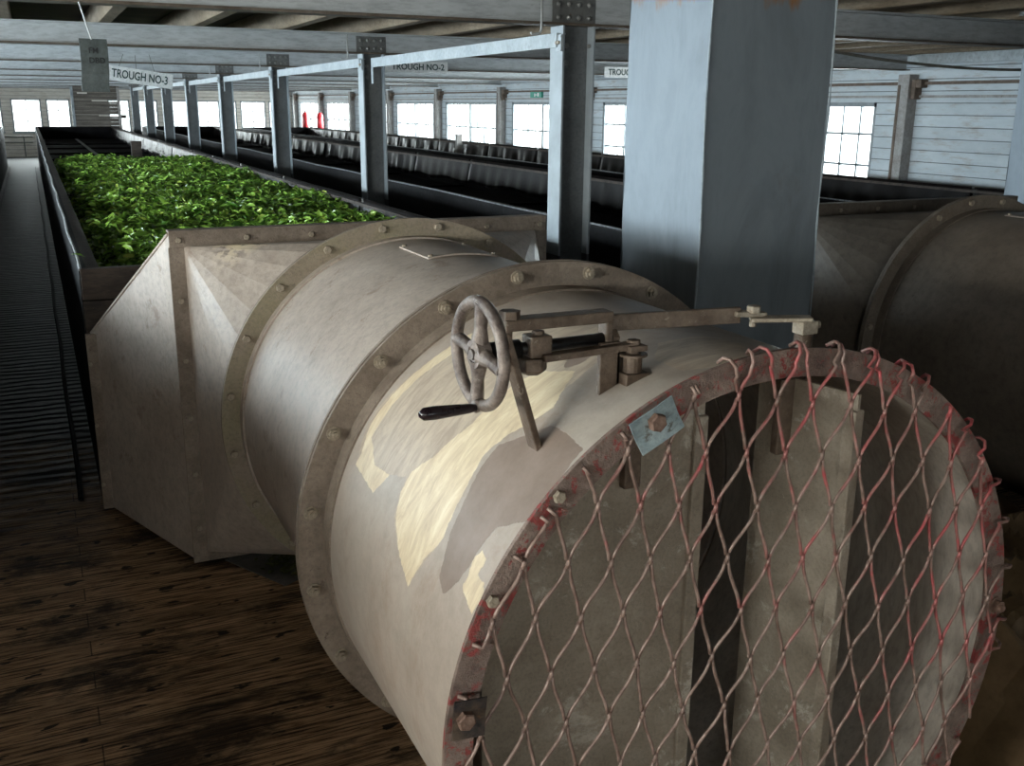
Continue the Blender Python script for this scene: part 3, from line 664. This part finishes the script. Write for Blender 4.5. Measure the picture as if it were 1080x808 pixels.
# wire guard over the mouth of the front fan duct
def guard(parent):
    cx, cz = 0, CZ; yb = 1.243; m = MB(); B = Vector((.69-1.102, .97)); v1 = Vector((.028, -.1)); v2 = Vector((-.05, -.087)); rr = .0033; rng = random.Random(5)
    jit = {}
    def node(i, j):
        if (i, j) not in jit: jit[(i, j)] = Vector((rng.uniform(-.004, .004), rng.uniform(-.005, .005), rng.uniform(-.006, .003)))
        p = B+v1*i+v2*j; q = jit[(i, j)]; return Vector((p.x+q.x, yb+q.z-.012*math.sin(p.x*5), p.y+q.y))
    def rad(p): return math.hypot(p.x-cx, p.z-cz)
    RL = .60
    def edge(P, Q, side):
        # S-shaped wire: leaves and arrives nearly vertical
        P = P+Vector((side*.003, 0, -.006)); Q = Q+Vector((-side*.003, 0, .006)); d = Q-P; pts = []
        for k in range(9):
            t = k/8; e = t*t*(3-2*t)*.8+t*.2; pts.append(Vector((P.x+d.x*e, P.y+d.y*t+side*.0015*math.sin(PI*t), P.z+d.z*t)))
        pin, qin = rad(P) < RL, rad(Q) < RL
        if pin and qin: m.tube(pts, rr, 6); return
        if not pin and not qin: return
        if qin: pts = pts[::-1]
        keep = [p for p in pts if rad(p) < RL]
        if len(keep) < 1: return
        last = keep[-1]; a = math.atan2(last.z-cz, last.x-cx); u = Vector((math.cos(a), 0, math.sin(a)))
        c = Vector((cx, 0, cz)); top = -.25 < a < 1.88
        Ry = [(.600, yb), (.618, yb-.004), (.630, yb+.004), (.632, yb+.016), (.622, yb+.028)]
        sl = Vector((-u.z, 0, u.x))*side*.004
        keep += [c+u*q+Vector((0, y, 0))+sl*k for k, (q, y) in enumerate(Ry)] if top else [c+u*.600+Vector((0, yb, 0)), c+u*.612+Vector((0, yb+.008, 0))]
        if len(keep) > 2: m.tube(keep, rr, 6)
    R = range(-14, 20)
    for i in R:
        for j in R:
            P = node(i, j)
            if rad(P) > .80: continue
            edge(P, node(i+1, j), 1); edge(P, node(i, j+1), -1)
            if rad(P) < RL: m.tube([P+Vector((.002, 0, .009)), P+Vector((0, -.002, 0)), P+Vector((-.002, 0, -.009))], rr*1.2, 6)
    o = m.build('wire_guard', M['wire'], parent, smooth=True); o['label'] = 'diamond wire guard flecked with red paint'
    return o
guard(FD)
# clips, rim bolts
def clip(parent, deg, mat, w, h, tilt=0, s=1.2):
    a = math.radians(deg); T = Matrix.Translation((.595*math.cos(a), 1.236, CZ+.595*math.sin(a))) @ Matrix.Rotation(tilt, 4, 'Y')
    vs = []; nx, nz = 6, 6
    for sgn in (0, .003):
        for j in range(nz+1):
            for i in range(nx+1):
                u, v = -w/2+w*i/nx, -h/2+h*j/nz; vs.append(T @ Vector((u, -.004*math.cos(u*20)+sgn-.006*abs(v)/h, v)))
    n = (nx+1)*(nz+1); fs = []
    for j in range(nz):
        for i in range(nx): q = j*(nx+1)+i; fs += [(q, q+1, q+nx+2, q+nx+1), (n+q, n+q+nx+1, n+q+nx+2, n+q+1)]
    for i in range(nx): fs += [(i, i+1, n+i+1, n+i), (nz*(nx+1)+i, nz*(nx+1)+i+1, n+nz*(nx+1)+i+1, n+nz*(nx+1)+i)]
    for j in range(nz): fs += [(j*(nx+1), (j+1)*(nx+1), n+(j+1)*(nx+1), n+j*(nx+1)), (j*(nx+1)+nx, (j+1)*(nx+1)+nx, n+(j+1)*(nx+1)+nx, n+j*(nx+1)+nx)]
    o = MB().add(vs, fs).build('clip_plate', M[mat], parent); bolt(o, (.603*math.cos(a), 1.231, CZ+.603*math.sin(a)), kind='hex', mat='bolt_rust', s=s); return o
c = clip(FD, 117, 'clip', .084, .060, math.radians(-27), 1.1); c['label'] = 'bluish galvanised clip plate with rusty bolt'
c = clip(FD, 170.5, 'clip_dark', .054, .066, math.radians(4), 1.1); c['label'] = 'blackened clip plate with rusty bolt'
for d in (134.9, 152.8): bolt(FD, (.607*math.cos(math.radians(d)), 1.254, CZ+.607*math.sin(math.radians(d))), s=.75)
for d in (2,): 
    a = math.radians(d); bolt(FD, (.60*math.cos(a), 1.254, CZ+.60*math.sin(a)), kind='stud', mat='bolt_rust', s=1.1)

# handwheel gear on top of the front drum (coordinates in the room, made local to the duct)
def L(x, y, z): return Vector((x-1.102, y, z))
gy = 1.455
hw = MB(); wc = L(.628, gy, 1.268); RW_ = .0865
rotw = Matrix.Rotation(math.radians(3), 3, 'Z')
def wp(a, r, t=0): return wc+rotw @ Vector((t, r*math.cos(a), r*math.sin(a)))
hw.tube([wp(2*PI*k/48, RW_) for k in range(48)], .0105, 12, closed=True)
for k in range(4):
    a = k*PI/2+PI/2+.12; hw.tube([wp(a, .012), wp(a, .045), wp(a, RW_)], [.016, .0105, .0125], 10)
hw.tube([wp(0, 0, -.012), wp(0, 0, .012)], .024, 20); hw.tube([wp(0, 0, -.016), wp(0, 0, -.012)], .009, 12)
hwo = hw.build('handwheel', M['wheel'], FD, smooth=True); smooth_angle(hwo, .9)
ga = wp(-PI/2-.05, RW_)
m = MB(); m.tube([ga, ga+Vector((-.012, -.004, -.001))], .011, 12); m.build('grip_ferrule', M['wheel'], hwo, smooth=True)
g1 = ga+Vector((-.012, -.006, -.002)); g2 = L(.512, 1.425, 1.186); ps = [g1.lerp(g2, t) for t in (0, .1, .35, .75, .93, 1)]
m = MB(); m.tube(ps, [.006, .008, .0095, .0115, .0105, .005], 14); gr = m.build('wheel_grip', M['black_plastic'], hwo, smooth=True); gr['label'] = 'black plastic grip'
# screw
m = MB(); m.cyl(L(.628, gy, 1.268), L(.865, gy, 1.272), .011, 14); m.build('screw', M['black_steel'], FD, smooth=True)
m = MB(); m.cyl(L(.648, gy, 1.268), L(.700, gy, 1.269), .017, 14); m.build('collar', M['black_steel'], FD, smooth=True)
# yoke: flat bar bent over the screw
m = MB(); m.bar(L(.668, gy, 1.313), L(.872, gy, 1.313), .036, .020); m.bar(L(.675, gy, 1.31), L(.675, gy, 1.235), .032, .013, (1, 0, 0)); m.bar(L(.866, gy, 1.322), L(.866, gy, 1.18), .032, .013, (1, 0, 0))
yk = m.build('yoke', M['rust_metal'], FD, bevel=.003)
m = MB(); m.bar(L(.666, gy-.012, 1.30), L(.728, 1.44, 1.09), .012, .036, (0, 1, 0)); m.build('support_leg', M['rust_metal'], FD, bevel=.002)
m = MB(); m.box(.845-1.102, .885-1.102, gy-.022, gy-.012, 1.172, 1.27); m.box(.877-1.102, .885-1.102, gy-.022, gy+.016, 1.172, 1.27); m.build('support_leg', M['rust_metal'], FD, bevel=.002)
m = MB(); m.tube([L(.682, gy, 1.322), L(.682, gy, 1.336)], .018, 6); m.build('nut', M['rust_metal'], yk)
m = MB(); m.tube([L(.874, gy, 1.272), L(.886, gy, 1.272)], .017, 6); m.build('nut', M['rust_metal'], FD)
# travelling block
m = MB(); m.box(*[v for p in ((.712-1.102, .752-1.102), (gy-.022, gy+.016), (1.255, 1.292)) for v in p]); m.tube([L(.732, gy-.006, 1.292), L(.732, gy-.006, 1.300)], .012, 6)
m.tube([L(.722, gy-.004, 1.255), L(.722, gy-.004, 1.232), L(.722, gy-.004, 1.225)], [.027, .027, .015], 6); m.build('screw_block', M['rust_metal'], FD, bevel=.003)
# short link to the near blade shaft, long link to the far one
p1 = L(.732, gy-.024, 1.256); s1 = L(.908, 1.430, 1.262)
m = MB(); m.bar(p1, s1, .024, .012); m.build('link_bar', M['rust_metal'], FD, bevel=.002)
m = MB(); m.box(.884-1.102, .932-1.102, 1.408, 1.452, 1.17, 1.215); m.cyl(L(.908, 1.43, 1.19), L(.908, 1.43, 1.243), .017, 16); m.cyl(L(.908, 1.43, 1.243), L(.908, 1.43, 1.248), .026, 16); m.cyl(L(.908, 1.43, 1.248), L(.908, 1.43, 1.272), .013, 6); m.box(.890-1.102, .926-1.102, 1.41, 1.45, 1.254, 1.264); m.build('crank_pivot', M['rust_metal'], FD, bevel=.002)
m = MB(); m.bar(L(.878, 1.49, 1.292), L(1.150, 1.452, 1.292), .012, .030); m.build('long_link', M['rust_metal'], FD, bevel=.002)
m = MB(); m.bar(L(1.135, 1.452, 1.296), L(1.20, 1.445, 1.291), .026, .010); m.bar(L(1.165, 1.440, 1.285), L(1.262, 1.385, 1.289), .032, .008); m.tube([L(1.172, 1.44, 1.296), L(1.172, 1.44, 1.310)], .014, 6); m.tube([L(1.172, 1.44, 1.281), L(1.172, 1.44, 1.270)], .007, 8)
m.box(1.232-1.102, 1.268-1.102, 1.372, 1.402, 1.262, 1.286); m.tube([L(1.268, 1.387, 1.276), L(1.282, 1.387, 1.276)], .008, 8); cr = m.build('crank_arm', M['bolt'], FD, bevel=.002); cr['label'] = 'pale worn crank arm'
m = MB(); m.cyl(L(1.25, 1.387, 1.21), L(1.25, 1.387, 1.262), .016, 12); m.build('shaft_end', M['rust_metal'], FD, smooth=True)

# ------------------------------------------------------------------ troughs
def trough(x0, x1, y0, y1, ztop, label, cloth=(), wavy=True, bedz=.70, tray=True):
    r = empty('withering_trough', (x0, y0, 0)); w = x1-x0; Ln = y1-y0; t = .03
    MB().box(0, t, 0, Ln, 0, ztop-.012).build('side_wall', M['trough_outer'], r); MB().box(w-t, w, 0, Ln, 0, ztop-.012).build('side_wall', M['trough_outer'], r)
    m = MB(); m.box(.004, w-.004, -.004, .04, .745, ztop-.135); m.box(.004, w-.004, -.005, .042, ztop-.13, ztop-.004); m.build('front_planks', M['trough_wood'], r, bevel=.004)
    MB().box(t, w-t, Ln-.03, Ln, 0, ztop).build('back_wall', M['trough_outer'], r)
    for xa, xb in ((-.004, t*.5), (w-t*.5, w+.004)):
        # folded rail with small dents
        m = MB(); n = int(Ln/.35); pts = [((xa+xb)/2+.004*math.sin(k*1.3), Ln*k/n, ztop-.006+.004*math.sin(k*.9)) for k in range(n+1)]
        m.tube(pts, .0065, 6); m.build('rail', M['trough_rail'], r)
        m = MB(); m.box(t if xa < .1 else w-t-.05, t+.05 if xa < .1 else w-t, .04, Ln-.04, ztop-.035, ztop-.012); m.build('ledge', M['trough_wood'], r)
    MB().box(t, w-t, .04, Ln-.03, bedz-.02, bedz).build('mesh_bed', M['bed'], r)
    for k in range(1, int(Ln/2.4)):
        m = MB(); m.box(t, w-t, 2.4*k-.02, 2.4*k+.02, bedz, bedz+.025); m.build('bed_bar', M['trough_outer'], r)
    for side in cloth:
        rng = random.Random(int(x0*10)+len(side)); y = .1; segs = []
        while y < Ln-.3:
            l = rng.uniform(1.6, 2.6); l = min(l, Ln-.1-y); segs.append((y, y+l-.03)); y += l
        for a, b in segs:
            nu, nv = max(16, int((b-a)/.06)), 8; ph = rng.uniform(0, 6); amp = rng.uniform(.010, .03) if wavy else .006; vs = []
            for j in range(nv+1):
                v = j/nv
                for i in range(nu+1):
                    u = a+(b-a)*i/nu; wv = amp*min(1, .15+max(0, u-6)/9)*(v**.7)*math.sin(u*9+ph+v*1.2)+amp*.5*v*math.sin(u*23+ph); drop = .27+.02*math.sin(u*6+ph)
                    off = .02+.05*v+wv
                    vs.append(((w-t-off) if side == 'right' else (t+off), u, ztop+.012-drop*v))
            fs = [(j*(nu+1)+i, j*(nu+1)+i+1, (j+1)*(nu+1)+i+1, (j+1)*(nu+1)+i) for j in range(nv) for i in range(nu)]
            o = MB().add(vs, fs).build('skirt_sheet', M['cloth'], r, smooth=True)
            md = o.modifiers.new('thickness', 'SOLIDIFY'); md.thickness = .003
    return tag(r, label, 'trough', 'withering troughs')
trough(.115, 2.085, 4.302, 30.0, 1.02, 'long dark withering trough holding the green tea leaves', ('right',), False)
trough(2.80, 4.78, 4.302, 30.0, 1.03, 'long empty black trough to the right of the steel columns, with hanging skirt sheets', ('right',))
trough(5.53, 7.47, 4.29, 30.0, 1.0, 'black trough running below the right window wall, farthest to the right', ('right',), True, .70)
trough(-2.6, -.635, 4.302, 30.0, 1.02, 'dark trough at the left edge across the narrow aisle', (), False)
MB_post = MB().box(-.07, .07, -.03, .03, .701, 1.13); o = MB_post.build('divider_post', M['trough_wood']); o.location = (1.34, 15.4, 0)
tag(o, 'short dark post standing at the far end of the leaf bed', 'post')
MB_p = MB().box(-.05, .05, -.05, .05, .73, 1.15); MB_p.box(-.06, .07, -.06, .06, 1.15, 1.165); o = MB_p.build('stub_post', M['post']); o.location = (7.3, 17.9, -.03)
tag(o, 'short pale stub post sticking up from the black trough in front of the right windows', 'post')
m = MB(); m.box(-.03, .03, 0, 12, .725, .737); o = m.build('bed_strip', M['trough_rail']); o.location = (1.06, 17, 0)
tag(o, 'thin pale metal strip lying along the bare bed beyond the tea leaves', 'strip')
# kerb strips of the aisle
for x, lb in ((-.57, 'thin worn metal kerb strip along the left side of the aisle'), (.03, 'thin worn metal kerb strip along the foot of the leaf trough')):
    m = MB(); n = 60; pts = [(x+.004*math.sin(k), 4.4+25*k/n, .008) for k in range(n+1)]; m.tube(pts, .012, 5); tag(m.build('kerb_strip', M['trough_outer']), lb, 'strip')

# ------------------------------------------------------------------ tea leaves (uncountable)
def leaves():
    n_near, n_far = 26000, 24000
    def pick(n, ya, yb, p):
        y = ya+(yb-ya)*RNG.random(n)**p; x = .20+(2.015-.20)*RNG.random(n); return x, y
    x1, y1 = pick(n_near, 4.33, 8.0, 1.0); x2, y2 = pick(n_far, 8.0, 15.3, 1.0); x = np.r_[x1, x2]; y = np.r_[y1, y2]; n = len(x)
    # irregular outer fringe
    keep = ~((x < .24+.05*np.sin(y*5)+.03*np.sin(y*13)) & (RNG.random(n) < .8)); x, y = x[keep], y[keep]; n = len(x)
    hmap = .935+.018*np.sin(x*5+y*2.1)+.016*np.sin(y*4.3-x*3)+.012*np.sin(x*13+y*9)-.02*np.clip((.34-x)/.1, 0, 1)
    hmap = np.where(y > 14.2, hmap-.20*(y-14.2)/1.1, hmap)
    z = hmap+RNG.normal(.004, .018, n)
    Ls = np.clip(RNG.normal(.062, .014, n), .03, .095); Ws = Ls*np.clip(RNG.normal(.40, .07, n), .25, .6)
    yaw = RNG.random(n)*2*np.pi; pit = np.clip(RNG.normal(.22, .42, n), -.7, 1.3); rol = RNG.normal(0, .5, n)
    # template: 8 verts, folded blade
    T = np.array([(0, 0, 0), (.28, .42, .10), (.62, .40, .10), (1, 0, -.10), (.62, -.40, .10), (.28, -.42, .10), (.30, 0, 0), (.65, 0, -.02)])
    F = np.array([(0, 6, 1, 1), (1, 6, 7, 2), (2, 7, 3, 3), (3, 7, 4, 4), (4, 7, 6, 5), (5, 6, 0, 0)])
    P = np.repeat(T[None], n, 0); P[:, :, 0] -= .5; P[:, :, 0] *= Ls[:, None]; P[:, :, 1] *= Ws[:, None]; P[:, :, 2] *= Ls[:, None]
    cr, sr = np.cos(rol)[:, None], np.sin(rol)[:, None]; Y = P[:, :, 1]*cr-P[:, :, 2]*sr; Z = P[:, :, 1]*sr+P[:, :, 2]*cr; X = P[:, :, 0]
    cp, sp = np.cos(pit)[:, None], np.sin(pit)[:, None]; X2 = X*cp-Z*sp; Z2 = X*sp+Z*cp
    cy, sy = np.cos(yaw)[:, None], np.sin(yaw)[:, None]; Xf = X2*cy-Y*sy+x[:, None]; Yf = X2*sy+Y*cy+y[:, None]; Zf = Z2+z[:, None]
    V = np.stack([Xf, Yf, Zf], -1).reshape(-1, 3)
    tri = [(0, 6, 1), (2, 7, 3), (3, 7, 4), (5, 6, 0), (1, 6, 7), (1, 7, 2), (4, 7, 6), (4, 6, 5)]
    F = (np.array(tri)[None]+8*np.arange(n)[:, None, None]).reshape(-1, 3)
    me = bpy.data.meshes.new('tea_leaves'); me.vertices.add(len(V)); me.vertices.foreach_set('co', V.ravel().astype(np.float32))
    me.loops.add(F.size); me.loops.foreach_set('vertex_index', F.ravel().astype(np.int32)); me.polygons.add(len(F))
    me.polygons.foreach_set('loop_start', (3*np.arange(len(F))).astype(np.int32)); me.update(calc_edges=True); me.materials.append(M['leaf'])
    g = RNG.random(n)**1.25; c1 = np.array([.045, .135, .012]); c2 = np.array([.46, .74, .13]); c3 = np.array([.48, .60, .11])
    col = c1+(c2-c1)*g[:, None]; yl = RNG.random(n) < .05; col[yl] = c3; col *= (.75+.5*RNG.random(n))[:, None]
    C4 = np.ones((n, 8, 4), np.float32); C4[:, :, :3] = col[:, None, :]
    at = me.color_attributes.new('leafcol', 'FLOAT_COLOR', 'POINT'); at.data.foreach_set('color', C4.ravel())
    o = bpy.data.objects.new('tea_leaves', me); COL.objects.link(o)
    tag(o, 'thick bed of fresh green tea leaves spread in the near trough', 'leaves', kind='stuff')
    # packed mass of leaves below the loose top layer
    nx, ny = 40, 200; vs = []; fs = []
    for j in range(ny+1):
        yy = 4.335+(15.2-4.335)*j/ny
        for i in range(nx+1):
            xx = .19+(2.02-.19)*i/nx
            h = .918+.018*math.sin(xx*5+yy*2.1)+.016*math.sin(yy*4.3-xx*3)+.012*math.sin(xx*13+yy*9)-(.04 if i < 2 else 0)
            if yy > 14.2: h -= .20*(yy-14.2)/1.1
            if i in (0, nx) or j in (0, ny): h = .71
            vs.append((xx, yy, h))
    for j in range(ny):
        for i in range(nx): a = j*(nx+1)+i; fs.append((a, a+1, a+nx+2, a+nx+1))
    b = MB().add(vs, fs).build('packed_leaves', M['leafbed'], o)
leaves()
# stray leaf on the rail, litter on the loose sheet
def leaf_mesh(name, L_=.06, W_=.026):
    vs = [(0, 0, 0), (.28*L_, .42*W_, .004), (.62*L_, .4*W_, .004), (L_, 0, -.006), (.62*L_, -.4*W_, .004), (.28*L_, -.42*W_, .004), (.3*L_, 0, 0), (.65*L_, 0, -.001)]
    me = bpy.data.meshes.new(name); me.from_pydata(vs, [], [(0, 6, 1), (1, 6, 7, 2), (2, 7, 3), (3, 7, 4), (4, 7, 6, 5), (5, 6, 0)]); me.materials.append(M['leaf'])
    at = me.color_attributes.new('leafcol', 'FLOAT_COLOR', 'POINT'); at.data.foreach_set('color', [.2, .38, .05, 1]*8); return me
o = bpy.data.objects.new('tea_leaf', leaf_mesh('tea_leaf')); COL.objects.link(o); o.location = (.10, 4.62, 1.035); o.rotation_euler = (.1, .1, -.4)
tag(o, 'single stray green leaf lying on the left rail of the leaf trough', 'leaf')

# ------------------------------------------------------------------ signs and tag
def sign(x0, z, y, w, h, rot, txt, label, strings=(), tx=.3, tw=.5):
    r = empty('trough_sign', (x0, y, z)); r.rotation_euler = (0, rot, 0)
    MB().box(0, w, -.006, .006, -h/2, h/2).build('board', M['sign'], r, bevel=.001)
    text_obj('lettering', txt, h*.78, M['ink'], r, (tx, -.0075, -.002), (PI/2, 0, 0), .001, tw)
    for (xa, za, xb) in strings:
        MB().tube([(xa, 0, h/2-.002), (xb, 0, za)], .0025, 5).build('string', M['bars'], r)
    return tag(r, label, 'sign', 'trough number signs')
sign(.68, 1.955, 10.94, .68, .142, .137, 'TROUGH NO-3', 'white hanging sign reading TROUGH NO-3 above the leaf bed', ((.17, .19, .20), (.33, .20, .31), (.50, .23, .44)), .37, .525)
sign(3.60, 2.067, 10.94, .73, .118, 0, 'TROUGH NO-2', 'white sign reading TROUGH NO-2 behind the second column tie', (), .38, .62)
sign(6.37, 2.067, 10.94, .70, .125, 0, 'TROUGH NO-1', 'white sign cut off to TROUG by the square duct', (), .36, .60)
r = empty('hanging_tag', (.26, 4.44, 1.80)); r.rotation_euler = (.05, 0, .12)
vs = []; 
for s_ in (0, .003):
    for j in range(7):
        for i in range(4): vs.append((-.052+.104*i/3+(-.004 if j < 2 else 0), .006*math.sin(j*1.1)+s_, -.10+.2*j/6))
fs = []
for j in range(6):
    for i in range(3): q = j*4+i; fs += [(q, q+1, q+5, q+4), (28+q, 28+q+4, 28+q+5, 28+q+1)]
for i in range(3): fs += [(i, i+1, 29+i, 28+i), (24+i, 25+i, 53+i, 52+i)]
for j in range(6): fs += [(j*4, j*4+4, 32+j*4, 28+j*4), (j*4+3, j*4+7, 35+j*4, 31+j*4)]
MB().add(vs, fs).build('card', M['tag'], r)
MB().tube([(-.005, 0, .097), (-.035, .03, .236)], .003, 6).build('wire', M['white_wire'], r)
text_obj('marker_writing', 'FM', .03, M['tagink'], r, (-.003, -.008, .055), (PI/2, 0, 0), .0005)
text_obj('marker_writing', 'DBD', .03, M['tagink'], r, (.008, -.008, .018), (PI/2, 0, 0), .0005)
tag(r, 'small grey rectangular tag hanging on a wire from the nearest beam', 'tag')

# ------------------------------------------------------------------ extinguishers, exit sign, cable
def extinguisher(x, y, dark, label):
    r = empty('fire_extinguisher', (x, y, .93)); m = MB()
    m.tube([(0, 0, 0), (0, 0, .02), (0, 0, .40), (0, 0, .46), (0, 0, .49)], [.085, .095, .095, .06, .03], 20); o = m.build('cylinder', M['red'], r, smooth=True)
    MB().tube([(0, 0, .49), (0, 0, .54)], .022, 10).build('valve', M['black_steel'], r)
    MB().box(-.02, .02, -.08, .02, .53, .55).build('lever', M['black_steel'], r); MB().box(.08, XR-x, -.02, .02, .25, .28).build('wall_bracket', M['black_steel'], r)
    return tag(r, label, 'fire extinguisher', 'fire extinguishers on the window wall')
extinguisher(7.86, 32.0, 0, 'left one of the two red fire extinguishers on the far right wall')
extinguisher(7.86, 30.2, 0, 'right one of the two red fire extinguishers on the far right wall')
r = empty('exit_sign', (XR-.03, 16.3, 1.855)); MB().box(-.006, .03, -.22, .22, -.05, .05).build('panel', M['green'], r)
m = MB(); m.box(-.009, -.006, .02, .06, -.035, .02); m.box(-.009, -.006, -.04, .02, -.01, .005); m.box(-.009, -.006, -.12, -.06, -.03, .03); m.build('pictogram', M['sign'], r)
tag(r, 'small green exit sign on the boards above a right window', 'exit sign')
m = MB(); pts = []
P0, P1 = Vector((3.70, 4.36, 1.992)), Vector((6.6, 4.36, 1.985))
for k in range(33): t = k/32; p = P0.lerp(P1, t); p.z -= .095*math.sin(PI*min(1, t*1.0))**.8; pts.append(p)
m.tube(pts, .008, 8); tag(m.build('drooping_cable', M['cable'], smooth=True), 'drab cable drooping under the beam at the upper right', 'cable')
m = MB(); m.tube([(3.6, 4.40, 1.985), (5.0, 5.6, 1.99)], .012, 8); tag(m.build('conduit', M['cable']), 'thin straight conduit under the beam at the upper right', 'conduit')

# ------------------------------------------------------------------ floor clutter
r = MB(); T = Matrix.Translation((.645, 3.44, .004)) @ Matrix.Rotation(math.radians(-62), 4, 'Z'); r.box(-.17, .17, -.085, .085, 0, .004, T)
tag(r.build('loose_metal_sheet', M['steel_sheet'], bevel=.001), 'dull loose sheet-metal offcut on the floor under the beige duct', 'metal sheet')
rr = random.Random(4); V = []; Fc = []
for k in range(160):
    x, y = rr.gauss(.735, .05), rr.gauss(3.43, .05); a = rr.uniform(0, 6.28); l = rr.uniform(.02, .045); w_ = l*.3; z = .010+rr.random()*.008; n = len(V)
    ca, sa = math.cos(a), math.sin(a)
    for (u, v, h) in ((0, 0, 0), (l*.5, w_, .004), (l, 0, .001), (l*.5, -w_, .004)): V.append((x+u*ca-v*sa, y+u*sa+v*ca, z+h))
    Fc.append((n, n+1, n+2, n+3))
me = bpy.data.meshes.new('leaf_litter'); me.from_pydata(V, [], Fc); me.materials.append(M['litter']); o = bpy.data.objects.new('leaf_litter', me); COL.objects.link(o)
tag(o, 'scattered dry leaf litter on the floor under the beige duct', 'leaf litter', kind='stuff')
# crumpled tarpaulin on the right
nx, ny = 90, 90; vs = []; fs = []
def crease(x, y):
    def tri(t): t = t % 1; return abs(2*t-1)
    a = x+.25*math.sin(y*3); b = y+.3*math.sin(x*2.4)
    return .16*tri(a*1.1+b*.75)+.11*tri(a*-1.5+b*1.9+.3)+.05*tri(a*3.7+b*1.2)+.03*tri(b*5.1-a*2)
for s_ in (0,):
    for j in range(ny+1):
        for i in range(nx+1):
            x, y = 1.98+1.45*i/nx, .7+2.1*j/ny; u, v = i/nx, j/ny
            e = min(1, 6*min(u, 1-u, v, 1-v)); vs.append((x, y, .015+e*(.03+crease(x, y)*1.1)))
for j in range(ny):
    for i in range(nx): a = j*(nx+1)+i; fs.append((a, a+1, a+nx+2, a+nx+1))
o = MB().add(vs, fs).build('crumpled_tarpaulin', M['tarp']); md = o.modifiers.new('t', 'SOLIDIFY'); md.thickness = .004
tag(o, 'crumpled dark brown tarpaulin heap on the floor to the right of the wire guard', 'tarpaulin')
m = MB(); pts = [(1.93+.06*k, 1.66-.045*k-.006*k*k*.3, .012) for k in range(9)]; m.tube(pts, .006, 6); tag(m.build('floor_cable', M['cable'], smooth=True), 'thin grey cable on the floor at the lower right corner', 'cable')
